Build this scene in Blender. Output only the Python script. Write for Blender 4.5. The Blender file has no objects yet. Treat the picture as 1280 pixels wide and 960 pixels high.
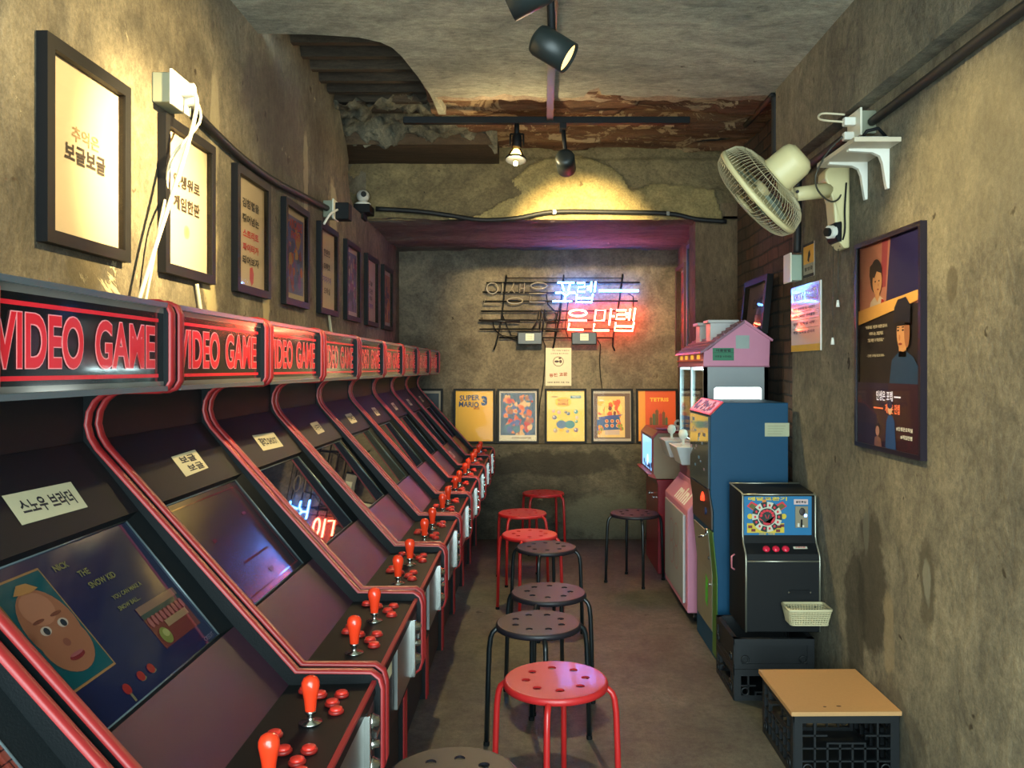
import bpy, bmesh, math, random
from mathutils import Vector, Matrix, noise
from mathutils.geometry import tessellate_polygon
random.seed(7)
SC = bpy.context.scene
COL = SC.collection
PI = math.pi
F = 1030.0; VX = 667.0; VY = 460.0; CH = 1.40     # focal length in px, vanishing point, camera height

def P(x, y, d):                      # pixel at a given depth -> world
    return Vector(((x-VX)*d/F, d, CH+(VY-y)*d/F))
def Q(x, y, X):                      # pixel on the plane X=const -> world
    d = F*X/(x-VX)
    return Vector((X, d, CH+(VY-y)*d/F))
def lin(c):
    r = []
    for v in c[:3]:
        v = v/255.0
        r.append(v/12.92 if v <= .04045 else ((v+.055)/1.055)**2.4)
    return (r[0], r[1], r[2], 1.0)

# ------------------------------------------------------------------ materials
MATS = {}
def newmat(name):
    m = bpy.data.materials.new(name); m.use_nodes = True
    nt = m.node_tree; nt.nodes.clear()
    out = nt.nodes.new('ShaderNodeOutputMaterial')
    return m, nt, out
def node(nt, t, **kw):
    n = nt.nodes.new(t)
    for k, v in kw.items():
        if k in n.inputs: n.inputs[k].default_value = v
        else: setattr(n, k, v)
    return n
def mat(c, rough=.55, metal=0., emit=0., var=.12, scale=14., bump=0., bscale=60., coat=0., name=None, ec=None, spec=.5):
    key = (tuple(c), rough, metal, emit, var, scale, bump, bscale, coat, ec, spec)
    if key in MATS: return MATS[key]
    m, nt, out = newmat(name or 'surface')
    p = node(nt, 'ShaderNodeBsdfPrincipled', Roughness=rough, Metallic=metal)
    p.inputs['Coat Weight'].default_value = coat
    p.inputs['Coat Roughness'].default_value = min(.06, rough)
    p.inputs['Specular IOR Level'].default_value = spec
    L = lin(c)
    tc = node(nt, 'ShaderNodeTexCoord')
    if var > 0:
        n = node(nt, 'ShaderNodeTexNoise', Scale=scale, Detail=5., Roughness=.6)
        nt.links.new(tc.outputs['Object'], n.inputs['Vector'])
        mx = node(nt, 'ShaderNodeMix', data_type='RGBA')
        mx.inputs[6].default_value = tuple(x*(1-var) for x in L[:3])+(1,)
        mx.inputs[7].default_value = tuple(min(1, x*(1+var)) for x in L[:3])+(1,)
        nt.links.new(n.outputs['Fac'], mx.inputs[0]); nt.links.new(mx.outputs[2], p.inputs['Base Color'])
    else:
        p.inputs['Base Color'].default_value = L
    if bump > 0:
        n2 = node(nt, 'ShaderNodeTexNoise', Scale=bscale, Detail=4.)
        nt.links.new(tc.outputs['Object'], n2.inputs['Vector'])
        b = node(nt, 'ShaderNodeBump', Strength=bump, Distance=.004)
        nt.links.new(n2.outputs['Fac'], b.inputs['Height']); nt.links.new(b.outputs[0], p.inputs['Normal'])
    if emit > 0:
        p.inputs['Emission Color'].default_value = lin(ec) if ec else L
        p.inputs['Emission Strength'].default_value = emit
    nt.links.new(p.outputs[0], out.inputs[0])
    MATS[key] = m
    return m
def glassmat(rough=.03, tint=(1, 1, 1), f=1.45):
    key = ('glass', rough, tint, f)
    if key in MATS: return MATS[key]
    m, nt, out = newmat('clear_pane')
    t = node(nt, 'ShaderNodeBsdfTransparent'); t.inputs[0].default_value = tint+(1,)
    g = node(nt, 'ShaderNodeBsdfGlossy', Roughness=rough)
    fr = node(nt, 'ShaderNodeFresnel', IOR=f)
    mx = node(nt, 'ShaderNodeMixShader')
    nt.links.new(fr.outputs[0], mx.inputs[0]); nt.links.new(t.outputs[0], mx.inputs[1]); nt.links.new(g.outputs[0], mx.inputs[2])
    nt.links.new(mx.outputs[0], out.inputs[0])
    MATS[key] = m
    return m

def ramp(nt, src, stops, interp='LINEAR'):
    r = nt.nodes.new('ShaderNodeValToRGB'); r.color_ramp.interpolation = interp
    el = r.color_ramp.elements
    while len(el) < len(stops): el.new(.5)
    for e, (p_, c_) in zip(el, stops):
        e.position = p_; e.color = c_ if len(c_) == 4 else lin(c_)
    nt.links.new(src, r.inputs[0])
    return r
def mixc(nt, fac, a, b, mode='MIX'):
    mx = node(nt, 'ShaderNodeMix', data_type='RGBA', blend_type=mode)
    for i, s in ((0, fac), (6, a), (7, b)):
        if isinstance(s, (tuple, list)): mx.inputs[i].default_value = s if len(s) == 4 else lin(s)
        elif isinstance(s, (int, float)): mx.inputs[i].default_value = s
        else: nt.links.new(s, mx.inputs[i])
    return mx.outputs[2]
def concrete(name, dark, mid, light, streak=(1, 1, 1), patches=None, patch_c=(170, 160, 130), stain_c=(60, 52, 40), scale=1., bump=.5, rough=.85, stains=(), peel=.62, cracks=True):
    m, nt, out = newmat(name)
    tc = node(nt, 'ShaderNodeTexCoord')
    mp = node(nt, 'ShaderNodeMapping'); mp.inputs['Scale'].default_value = streak
    nt.links.new(tc.outputs['Object'], mp.inputs[0])
    def nz(s, d=6., r=.6, dist=0., src=mp):
        n = node(nt, 'ShaderNodeTexNoise', Scale=s*scale, Detail=d, Roughness=r, Distortion=dist)
        nt.links.new(src.outputs[0], n.inputs['Vector']) if src is mp else nt.links.new(tc.outputs['Object'], n.inputs['Vector'])
        return n.outputs['Fac']
    n1 = nz(1.1, 9., .68, .4)
    c = ramp(nt, n1, [(.30, dark), (.50, mid), (.70, light)]).outputs[0]
    n2 = nz(7., 8., .7, .8)
    r2 = ramp(nt, n2, [(.35, (.55, .55, .55, 1)), (.62, (1.15, 1.12, 1.05, 1))]).outputs[0]
    c = mixc(nt, .75, c, r2, 'MULTIPLY')
    n5 = nz(45., 5., .7, 0.)
    r5 = ramp(nt, n5, [(.33, (.62, .62, .62, 1)), (.6, (1.12, 1.12, 1.12, 1))]).outputs[0]
    c = mixc(nt, .75, c, r5, 'MULTIPLY')
    n6 = nz(170., 3., .8, 0., None)
    r6 = ramp(nt, n6, [(.3, (.60, .60, .60, 1)), (.7, (1.25, 1.25, 1.25, 1))]).outputs[0]
    c = mixc(nt, .7, c, r6, 'MULTIPLY')
    n3 = nz(2.6, 10., .72, 1.2, None)
    if patches is None: patches = peel
    pr = ramp(nt, n3, [(patches, (0, 0, 0, 1)), (patches+.02, (1, 1, 1, 1))]).outputs[0]
    c = mixc(nt, pr, c, patch_c)
    # dark spots
    n4 = nz(13., 3., .5, .2, None)
    sr = ramp(nt, n4, [(.25, (1, 1, 1, 1)), (.29, (0, 0, 0, 1))]).outputs[0]
    c = mixc(nt, sr, c, stain_c)
    # stains with a place of their own : (x,y,z, rx,ry,rz, colour, strength)
    for (sx, sy, sz, rx, ry, rz, scol, st) in stains:
        m2 = node(nt, 'ShaderNodeMapping')
        m2.inputs['Location'].default_value = (-sx/rx, -sy/ry, -sz/rz)
        m2.inputs['Scale'].default_value = (1/rx, 1/ry, 1/rz)
        dn = node(nt, 'ShaderNodeTexNoise', Scale=6., Detail=6., Roughness=.65)
        nt.links.new(tc.outputs['Object'], dn.inputs['Vector'])
        va = node(nt, 'ShaderNodeVectorMath', operation='MULTIPLY_ADD')
        nt.links.new(dn.outputs['Color'], va.inputs[0]); va.inputs[1].default_value = (1.6, 1.6, 1.6)
        nt.links.new(tc.outputs['Object'], m2.inputs[0]); nt.links.new(m2.outputs[0], va.inputs[2])
        vs = node(nt, 'ShaderNodeVectorMath', operation='SUBTRACT')
        nt.links.new(va.outputs[0], vs.inputs[0]); vs.inputs[1].default_value = (.8, .8, .8)
        ln = node(nt, 'ShaderNodeVectorMath', operation='LENGTH'); nt.links.new(vs.outputs[0], ln.inputs[0])
        rr = ramp(nt, ln.outputs['Value'], [(.75, (st, st, st, 1)), (1., (0, 0, 0, 1))]).outputs[0]
        c = mixc(nt, rr, c, scol)
    p = node(nt, 'ShaderNodeBsdfPrincipled', Roughness=rough)
    p.inputs['Specular IOR Level'].default_value = .3
    nt.links.new(c, p.inputs['Base Color'])
    a = node(nt, 'ShaderNodeMath', operation='MULTIPLY_ADD'); nt.links.new(pr, a.inputs[0]); a.inputs[1].default_value = .25
    nt.links.new(n2, a.inputs[2])
    a2 = node(nt, 'ShaderNodeMath', operation='MULTIPLY_ADD'); nt.links.new(n5, a2.inputs[0]); a2.inputs[1].default_value = .35
    nt.links.new(a.outputs[0], a2.inputs[2])
    b = node(nt, 'ShaderNodeBump', Strength=bump, Distance=.02)
    nt.links.new(a2.outputs[0], b.inputs['Height']); nt.links.new(b.outputs[0], p.inputs['Normal'])
    nt.links.new(p.outputs[0], out.inputs[0])
    return m

# ------------------------------------------------------------------ mesh builder
_txt = {}
def text_geo(s, bold=0.0):
    k = (s, bold)
    if k in _txt: return _txt[k]
    c = bpy.data.curves.new('tmp', 'FONT'); c.body = s; c.offset = bold; c.resolution_u = 5 if s in ('VIDEO', 'GAME') else 2; c.space_character = 1.+3.6*max(0, bold-.02)
    c.align_x = 'LEFT'
    o = bpy.data.objects.new('tmp', c); COL.objects.link(o)
    dg = bpy.context.evaluated_depsgraph_get()
    me = bpy.data.meshes.new_from_object(o.evaluated_get(dg))
    vs = [(v.co.x, v.co.y) for v in me.vertices]; fs = [tuple(p.vertices) for p in me.polygons]
    bpy.data.objects.remove(o); bpy.data.curves.remove(c); bpy.data.meshes.remove(me)
    x0 = min(v[0] for v in vs); x1 = max(v[0] for v in vs); y0 = min(v[1] for v in vs); y1 = max(v[1] for v in vs)
    vs = [((x-x0)/(x1-x0)-.5, (y-y0)/(y1-y0)-.5) for x, y in vs]
    _txt[k] = (vs, fs, (x1-x0)/(y1-y0))
    return _txt[k]

def frame_at(o, u, v):
    u = Vector(u).normalized(); v = Vector(v).normalized(); n = u.cross(v)
    M = Matrix((u, v, n)).transposed().to_4x4(); M.translation = Vector(o)
    return M
LEFT_UV = ((0, 1, 0), (0, 0, 1)); RIGHT_UV = ((0, -1, 0), (0, 0, 1)); BACK_UV = ((1, 0, 0), (0, 0, 1))
WLOC = {}

class MB:
    def __init__(s, M=None):
        s.v = []; s.f = []; s.mi = []; s.sm = []; s.mats = []; s.M = M or Matrix()
    def mid(s, m):
        if m not in s.mats: s.mats.append(m)
        return s.mats.index(m)
    def add(s, vs, fs, m, smooth=False, M=None):
        b = len(s.v); T = s.M @ M if M is not None else s.M
        s.v += [T @ Vector(x) for x in vs]
        i = s.mid(m)
        for f in fs:
            s.f.append(tuple(b+k for k in f)); s.mi.append(i); s.sm.append(smooth)
        return s
    def box(s, lo, hi, m, M=None):
        x0, y0, z0 = lo; x1, y1, z1 = hi
        vs = [(x0, y0, z0), (x1, y0, z0), (x1, y1, z0), (x0, y1, z0), (x0, y0, z1), (x1, y0, z1), (x1, y1, z1), (x0, y1, z1)]
        return s.add(vs, [(0, 3, 2, 1), (4, 5, 6, 7), (0, 1, 5, 4), (1, 2, 6, 5), (2, 3, 7, 6), (3, 0, 4, 7)], m, M=M)
    def cbox(s, c, d, m, M=None):
        return s.box([c[i]-d[i]/2 for i in range(3)], [c[i]+d[i]/2 for i in range(3)], m, M)
    def prism(s, pts, a, b, m, axis='y', M=None, holes=()):
        # pts: outline; axis y: pts are (x,z); axis x: (y,z); axis z: (x,y)
        def mp(p, t):
            return {'y': (p[0], t, p[1]), 'x': (t, p[0], p[1]), 'z': (p[0], p[1], t)}[axis]
        loops = [list(pts)]+[list(h) for h in holes]
        allp = [p for l in loops for p in l]; n = len(allp)
        tri = tessellate_polygon([[Vector((p[0], p[1], 0)) for p in l] for l in loops])
        vs = [mp(p, a) for p in allp]+[mp(p, b) for p in allp]
        fs = [tuple(t) for t in tri]+[tuple(n+i for i in reversed(t)) for t in tri]
        k = 0
        for l in loops:
            L = len(l)
            for i in range(L):
                j = (i+1) % L
                fs.append((k+i, k+j, n+k+j, n+k+i))
            k += L
        return s.add(vs, fs, m, M=M)
    def tube(s, path, r, m, seg=8, closed=False, M=None, caps=True):
        path = [Vector(p) for p in path]; n = len(path); vs = []; fs = []
        up = None
        for i, p in enumerate(path):
            a = path[i-1] if (i > 0 or closed) else p
            b = path[(i+1) % n] if (i < n-1 or closed) else p
            t = (b-a).normalized()
            if up is None:
                up = Vector((0, 0, 1)) if abs(t.z) < .9 else Vector((1, 0, 0))
                up = (up-t*up.dot(t)).normalized()
            else:
                up = up-t*up.dot(t)
                up = up.normalized() if up.length > 1e-6 else t.orthogonal().normalized()
            w = t.cross(up)
            rr = r[i] if isinstance(r, (list, tuple)) else r
            for k in range(seg):
                an = 2*PI*k/seg
                vs.append(p+up*math.cos(an)*rr+w*math.sin(an)*rr)
        for i in range(n if closed else n-1):
            j = (i+1) % n
            for k in range(seg):
                l = (k+1) % seg
                fs.append((i*seg+k, i*seg+l, j*seg+l, j*seg+k))
        if caps and not closed:
            fs.append(tuple(range(seg))); fs.append(tuple((n-1)*seg+k for k in reversed(range(seg))))
        return s.add(vs, fs, m, True, M)
    def lathe(s, prof, m, seg=24, M=None, smooth=True):
        vs = []; fs = []; n = len(prof)
        for r, z in prof:
            for k in range(seg):
                a = 2*PI*k/seg
                vs.append((max(r, 1e-5)*math.cos(a), max(r, 1e-5)*math.sin(a), z))
        for i in range(n-1):
            for k in range(seg):
                l = (k+1) % seg
                fs.append((i*seg+k, i*seg+l, (i+1)*seg+l, (i+1)*seg+k))
        fs.append(tuple(reversed(range(seg)))); fs.append(tuple((n-1)*seg+k for k in range(seg)))
        return s.add(vs, fs, m, smooth, M)
    def cyl(s, a, b, r, m, seg=20, M=None, r2=None):
        a = Vector(a); b = Vector(b); d = b-a
        T = Matrix.Translation(a) @ d.to_track_quat('Z', 'Y').to_matrix().to_4x4()
        r2 = r if r2 is None else r2
        vs = []; L = d.length
        for rr, z in ((r, 0), (r2, L)):
            for k in range(seg):
                t = 2*PI*k/seg; vs.append((rr*math.cos(t), rr*math.sin(t), z))
        fs = [(k, (k+1) % seg, seg+(k+1) % seg, seg+k) for k in range(seg)]
        s.add(vs, fs, m, True, (M @ T) if M is not None else T)
        s.add(vs, [tuple(reversed(range(seg))), tuple(seg+k for k in range(seg))], m, False, (M @ T) if M is not None else T)
        return s
    def flat(s, pts, m, layer=1, M=None):
        z = layer*.0007
        return s.add([(p[0], p[1], z) for p in pts], [tuple(range(len(pts)))], m, M=M)
    def rect(s, x0, y0, x1, y1, m, layer=1, M=None):
        return s.flat([(x0, y0), (x1, y0), (x1, y1), (x0, y1)], m, layer, M)
    def disc(s, cx, cy, rx, ry, m, layer=1, seg=20, a0=0., a1=2*PI, inner=0., M=None, rot=0.):
        z = layer*.0007; vs = []; fs = []
        full = abs(a1-a0-2*PI) < 1e-6; n = seg if full else seg+1
        def pt(k, q):
            a = a0+(a1-a0)*k/seg; x = rx*q*math.cos(a); y = ry*q*math.sin(a)
            return (cx+x*math.cos(rot)-y*math.sin(rot), cy+x*math.sin(rot)+y*math.cos(rot), z)
        outer = [pt(k, 1) for k in range(n)]
        if inner > 0:
            vs = outer+[pt(k, inner) for k in range(n)]
            for k in range(seg):
                l = (k+1) % n; fs.append((k, l, n+l, n+k))
        else:
            vs = outer if full else outer+[(cx, cy, z)]
            fs = [tuple(range(len(vs)))]
        return s.add(vs, fs, m, M=M)
    def text(s, body, cx, cy, w, h, m, layer=2, bold=.0, M=None, rot=0.):
        vs, fs, asp = text_geo(body, bold)
        if w is None: w = h*asp
        if h is None: h = w/asp
        z = layer*.0007; c, q = math.cos(rot), math.sin(rot)
        return s.add([(cx+x*w*c-y*h*q, cy+x*w*q+y*h*c, z) for x, y in vs], fs, m, M=M)
    def build(s, name, parent=None, bevel=0., weld=True, base=False, recalc=True):
        me = bpy.data.meshes.new(name)
        off = Vector((0, 0, 0))
        if parent is not None: off = WLOC.get(parent.name, off)
        elif base:
            lo = [min(v[i] for v in s.v) for i in range(3)]; hi = [max(v[i] for v in s.v) for i in range(3)]
            off = Vector(((lo[0]+hi[0])/2, (lo[1]+hi[1])/2, lo[2]))
        me.from_pydata([tuple(v-off) for v in s.v], [], s.f)
        for m in s.mats: me.materials.append(m)
        me.polygons.foreach_set('material_index', s.mi)
        me.polygons.foreach_set('use_smooth', s.sm)
        if recalc:
            bm = bmesh.new(); bm.from_mesh(me)
            bmesh.ops.recalc_face_normals(bm, faces=bm.faces)
            bm.to_mesh(me); bm.free()
        me.update()
        o = bpy.data.objects.new(name, me); COL.objects.link(o)
        if parent is not None:
            o.parent = parent; WLOC[o.name] = off
        elif base: o.location = off; WLOC[o.name] = off
        if bevel > 0:
            b = o.modifiers.new('edge', 'BEVEL'); b.width = bevel; b.segments = 2; b.limit_method = 'ANGLE'; b.angle_limit = .6
            b.harden_normals = False
        return o

def tag(o, label=None, cat=None, group=None, kind=None):
    if label: o['label'] = label
    if cat: o['category'] = cat
    if group: o['group'] = group
    if kind: o['kind'] = kind
    return o
def thing(name, loc, label, cat, group=None):
    o = bpy.data.objects.new(name, None); COL.objects.link(o)
    o.empty_display_size = .05; o.location = Vector(loc); WLOC[o.name] = Vector(loc)
    return tag(o, label, cat, group)
def dup(root, loc=None, rz=None, label=None, skip=()):
    def cp(o, par):
        c = o.copy(); COL.objects.link(c); c.parent = par
        for ch in list(o.children):
            if ch.name in skip or ch.get('own'): continue
            cp(ch, c)
        return c
    r = cp(root, None)
    if loc is not None: r.location = loc
    if rz is not None: r.rotation_euler = (0, 0, rz)
    if label: r['label'] = label
    WLOC[r.name] = Vector(r.location)
    return r
def struct(mb, name):
    return tag(mb.build(name), kind='structure')
def arc(cx, cy, r, a0, a1, n):
    return [(cx+r*math.cos(math.radians(a0+(a1-a0)*i/n)), cy+r*math.sin(math.radians(a0+(a1-a0)*i/n))) for i in range(n+1)]
WORLD_E = 6.8; EXPO = 1.0; NEON_B = 30.; NEON_R = 42.; E_RIGHT = 60.; E_LEFT = 66.; E_CORE = 300.; E_LIN = 160.; E_DOWN = 66.; E_GLOW = 8.
# ------------------------------------------------------------------ palette
BLK = mat((9, 13, 16), .6, var=.2, scale=30, spec=.3)
BLKFR = mat((7, 7, 10), .55, spec=.3, var=.15, scale=20)
BLKPL = mat((11, 14, 17), .6, spec=.25, var=.1)
CHROME = mat((205, 208, 205), .18, 1., var=.05)
STEEL = mat((150, 152, 150), .32, 1., var=.1, scale=40)
WHITE = mat((222, 220, 208), .5, var=.04)
CABLEW = mat((205, 195, 165), .5, var=.05)
PAPER = mat((196, 186, 150), .8, var=.08, scale=25)
INK = mat((28, 26, 34), .7, var=0)
REDT = mat((214, 44, 44), .38, var=.08, coat=.3)

# ------------------------------------------------------------------ setting
XL, XR, XB = -1.12, 1.25, 1.36
Y0 = -.9
m_left = concrete('old_plaster_left', (70, 65, 56), (112, 105, 90), (144, 136, 116), (1, 1, .75), None, (166, 156, 128), (54, 46, 34), peel=.655, bump=.55,
    stains=[(XL, 1.5, 2.28, .3, .22, .07, (52, 46, 38), .55), (XL, 2.05, 1.64, .3, .08, .06, (84, 74, 50), .5), (XL, 3.6, 2.5, .3, .5, .25, (92, 80, 76), .5),
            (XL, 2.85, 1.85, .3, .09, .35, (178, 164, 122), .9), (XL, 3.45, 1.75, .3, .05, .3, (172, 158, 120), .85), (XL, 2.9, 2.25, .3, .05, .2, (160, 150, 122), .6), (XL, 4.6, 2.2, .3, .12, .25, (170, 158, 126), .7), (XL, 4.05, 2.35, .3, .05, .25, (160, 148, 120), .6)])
m_right = concrete('old_plaster_right', (76, 73, 64), (112, 108, 94), (138, 133, 114), (1, 1, .8), None, (152, 145, 122), (56, 50, 38), peel=.68, bump=.5,
    stains=[(XR, 3.05, .62, .3, .16, .30, (58, 54, 44), .8), (XR, 3.2, .42, .3, .12, .3, (48, 46, 38), .7), (XR, 2.62, .72, .3, .06, .16, (66, 62, 50), .7), (XR, 2.62, .72, .3, .03, .08, (122, 122, 108), .8),
            (XR, 3.1, .80, .3, .03, .09, (104, 104, 92), .8), (XR, 2.9, .45, .3, .05, .2, (150, 136, 104), .5), (XR, 2.9, .12, .3, .3, .2, (62, 58, 50), .6),
            (XR, 2.46, 1.65, .3, .035, .06, (70, 64, 50), .6), (XR, 2.3, 2.0, .3, .4, .3, (104, 100, 84), .4)])
m_back = concrete('back_plaster', (80, 74, 64), (120, 111, 97), (148, 138, 118), (1, 1, 1), None, (150, 138, 108), (64, 56, 44), peel=.70, bump=.35, scale=1.3)
m_low = concrete('lower_cement', (56, 54, 48), (92, 88, 76), (122, 116, 98), (.7, 1, 1.3), None, (120, 116, 92), (40, 38, 34), peel=.68, bump=.5, scale=1.2,
    stains=[(.2, 6.74, .62, .7, .4, .12, (44, 42, 38), .7), (.6, 6.74, .2, .5, .4, .2, (112, 112, 92), .5)])
m_ceil = concrete('ceiling_plaster', (130, 131, 118), (160, 160, 144), (178, 176, 158), (.6, 1.3, 1), None, (142, 138, 122), (88, 84, 72), peel=.72, bump=.3, rough=.9)
m_alc = concrete('alcove_ceiling', (70, 60, 58), (108, 98, 92), (140, 130, 120), (.5, 1.6, 1), None, (150, 140, 128), (48, 40, 38), peel=.66, bump=.6)
m_lin = concrete('lintel_cement', (84, 74, 56), (120, 108, 80), (150, 136, 98), (.8, 1, 1), None, (150, 136, 98), (60, 52, 40), peel=.70, bump=.8, scale=1.4)
m_lin2 = concrete('lintel_plaster_skin', (128, 114, 78), (160, 144, 98), (176, 162, 116), (1, 1, 1), None, (166, 150, 108), (104, 88, 58), peel=.74, bump=.6, scale=1.6)
m_floor = concrete('cement_floor', (68, 68, 62), (96, 95, 87), (116, 114, 104), (1, .8, 1), None, (92, 87, 76), (50, 46, 42), peel=.78, bump=.12, rough=.5, scale=.9)
m_raw = concrete('raw_ceiling_wood', (84, 54, 40), (122, 88, 64), (166, 138, 102), (.35, 2.2, 1), None, (176, 152, 116), (44, 34, 28), peel=.54, bump=.9, scale=1.4)
m_deck = concrete('rusty_deck', (40, 36, 30), (68, 58, 48), (100, 88, 72), (.25, 2.5, 1), None, (92, 66, 48), (26, 22, 20), peel=.66, bump=.4, scale=1.5)
m_rub = concrete('broken_concrete', (70, 70, 62), (124, 120, 104), (170, 164, 140), (1, 1, 1), None, (130, 122, 96), (38, 36, 32), peel=.62, bump=1.2, scale=4)

def brick_mat():
    m, nt, out = newmat('old_brick')
    tc = node(nt, 'ShaderNodeTexCoord'); sp = node(nt, 'ShaderNodeSeparateXYZ'); cb = node(nt, 'ShaderNodeCombineXYZ')
    nt.links.new(tc.outputs['Object'], sp.inputs[0]); nt.links.new(sp.outputs[1], cb.inputs[0]); nt.links.new(sp.outputs[2], cb.inputs[1])
    dn = node(nt, 'ShaderNodeTexNoise', Scale=3., Detail=4.); nt.links.new(cb.outputs[0], dn.inputs['Vector'])
    va = node(nt, 'ShaderNodeVectorMath', operation='MULTIPLY_ADD'); nt.links.new(dn.outputs['Color'], va.inputs[0]); va.inputs[1].default_value = (.04, .04, 0)
    nt.links.new(cb.outputs[0], va.inputs[2])
    b = node(nt, 'ShaderNodeTexBrick', Scale=1.); b.inputs['Brick Width'].default_value = .2; b.inputs['Row Height'].default_value = .075
    b.inputs['Mortar Size'].default_value = .007; b.inputs['Mortar Smooth'].default_value = .4
    b.inputs['Color1'].default_value = lin((96, 70, 54)); b.inputs['Color2'].default_value = lin((70, 62, 52)); b.inputs['Mortar'].default_value = lin((52, 48, 42))
    nt.links.new(va.outputs[0], b.inputs['Vector'])
    n = node(nt, 'ShaderNodeTexNoise', Scale=9., Detail=8., Roughness=.7); nt.links.new(tc.outputs['Object'], n.inputs['Vector'])
    r = ramp(nt, n.outputs['Fac'], [(.3, (.5, .5, .5, 1)), (.65, (1.25, 1.2, 1.1, 1))]).outputs[0]
    c = mixc(nt, .8, b.outputs['Color'], r, 'MULTIPLY')
    p = node(nt, 'ShaderNodeBsdfPrincipled', Roughness=.9); nt.links.new(c, p.inputs['Base Color'])
    ad = node(nt, 'ShaderNodeMath', operation='MULTIPLY_ADD'); nt.links.new(b.outputs['Fac'], ad.inputs[0]); ad.inputs[1].default_value = -.8; nt.links.new(n.outputs['Fac'], ad.inputs[2])
    bu = node(nt, 'ShaderNodeBump', Strength=.9, Distance=.012); nt.links.new(ad.outputs[0], bu.inputs['Height']); nt.links.new(bu.outputs[0], p.inputs['Normal'])
    nt.links.new(p.outputs[0], out.inputs[0]); return m
m_brick = brick_mat()

YB = 6.86        # upper back wall
ZC = 2.76
b = MB(); b.box((-1.6, Y0, -.1), (1.7, 7.2, 0), m_floor); struct(b, 'floor')
# left wall, its top end broken away past 4.95 m
b = MB(); b.prism([(Y0, 0), (7.1, 0), (7.1, 2.95), (5.5, 2.95), (5.5, 2.40), (5.12, 2.40), (5.02, 2.46), (4.97, 2.56), (4.99, 2.66), (4.93, 2.74), (4.84, 2.80), (4.70, 2.95), (Y0, 2.95)], XL-.14, XL, m_left, 'x')
b.box((XL-.24, 4.5, 2.2), (XL-.14, 5.6, 3.0), m_left); struct(b, 'wall_left')
b = MB(); b.box((XR, Y0, 0), (XR+.2, 3.98, 2.95), m_right); struct(b, 'wall_right')
b = MB(); b.box((XB, 3.98, 0), (XB+.1, 5.7, 2.95), m_brick); tag(b.build('wall_right_brick'), kind='structure')
b = MB(); b.box((1.185, Y0, 2.37), (XR+.01, 4.03, ZC+.05), m_right); struct(b, 'trim_1')
b = MB(); b.box((-1.3, YB, 0), (1.5, YB+.15, 2.6), m_back); struct(b, 'wall_back')
b = MB(); b.box((-1.2, 6.74, 0), (1.3, YB+.02, .775), m_low); struct(b, 'wall_back_lower')
# alcove: right pier and its inner wall
m_pier = concrete('pier_plaster', (70, 60, 48), (108, 92, 72), (136, 118, 92), (1, 1, .4), None, (140, 120, 96), (44, 36, 30), peel=.64, bump=.8)
b = MB(); b.prism([(1.08, 5.5), (XB+.1, 5.5), (XB+.1, 5.72), (1.20, 5.72), (1.20, 7.0), (1.3, 7.0), (1.3, 5.8), (1.12, 5.72), (1.085, 5.62)][:4]+[(1.08, 5.72)], 0, 2.50, m_pier, 'z')
b.box((1.20, 5.72, 0), (1.34, 6.95, 2.42), m_pier); struct(b, 'wall_alcove_right')
# lintel: displaced front, plaster skin partly fallen off
lb = MB()
NX, NZ = 170, 44; lx0, lx1, lz0, lz1 = -1.36, XB, 2.385, 3.0
skin = [(560, 268), (620, 262), (652, 238), (640, 222), (660, 206), (700, 198), (760, 203), (774, 216), (788, 240), (840, 232), (898, 236), (898, 280), (560, 280)]
def inside(px, py, poly):
    r = False; j = len(poly)-1
    for i in range(len(poly)):
        xi, yi = poly[i]; xj, yj = poly[j]
        if (yi > py) != (yj > py) and px < (xj-xi)*(py-yi)/(yj-yi)+xi: r = not r
        j = i
    return r
vs = []; fs = [[], []]; skinv = []
for j in range(NZ+1):
    for i in range(NX+1):
        x = lx0+(lx1-lx0)*i/NX; z = lz0+(lz1-lz0)*j/NZ
        px = VX+x*F/5.5; py = VY-(z-CH)*F/5.5
        w = noise.noise_vector(Vector((x*5, z*5, 3.)))
        ins = inside(px+w.x*9, py+w.y*9, skin)
        dsp = noise.fractal(Vector((x*3, 1.7, z*3)), .8, 2.2, 6)*.022
        if ins: dsp = dsp*.45+.03
        if z > 2.80: dsp -= .03+.02*noise.noise(Vector((x*2, 0, 0)))
        if x > .72: dsp += .02*noise.noise(Vector((x*7, z*7, 9)))
        if j < 3: dsp = max(dsp, .0)
        vs.append((x, 5.5-dsp, z)); skinv.append(ins)
for j in range(NZ):
    for i in range(NX):
        a = j*(NX+1)+i
        q = (a, a+1, a+NX+2, a+NX+1)
        fs[1 if sum(skinv[k] for k in q) >= 3 else 0].append(q)
lb.add(vs, fs[0], m_lin, True)
base = 0
lb.mid(m_lin2)
for q in fs[1]:
    lb.f.append(q); lb.mi.append(1); lb.sm.append(True)
lb.box((lx0, 5.60, 2.392), (lx1, 7.0, 3.0), m_alc)
tag(lb.build('wall_lintel', recalc=False), kind='structure')
# rough underside of the alcove
ab = MB(); vs = []; fs = []
for j in range(40):
    for i in range(70):
        x = -1.36+2.75*i/69; y = 5.47+1.42*j/39
        vs.append((x, y, 2.388+.028*noise.fractal(Vector((x*2.4, y*5, 2.)), .8, 2.1, 6)))
for j in range(39):
    for i in range(69):
        a = j*70+i; fs.append((a, a+70, a+71, a+1))
ab.add(vs, fs, m_alc, True); tag(ab.build('ceiling_alcove', recalc=False), kind='structure')
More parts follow.
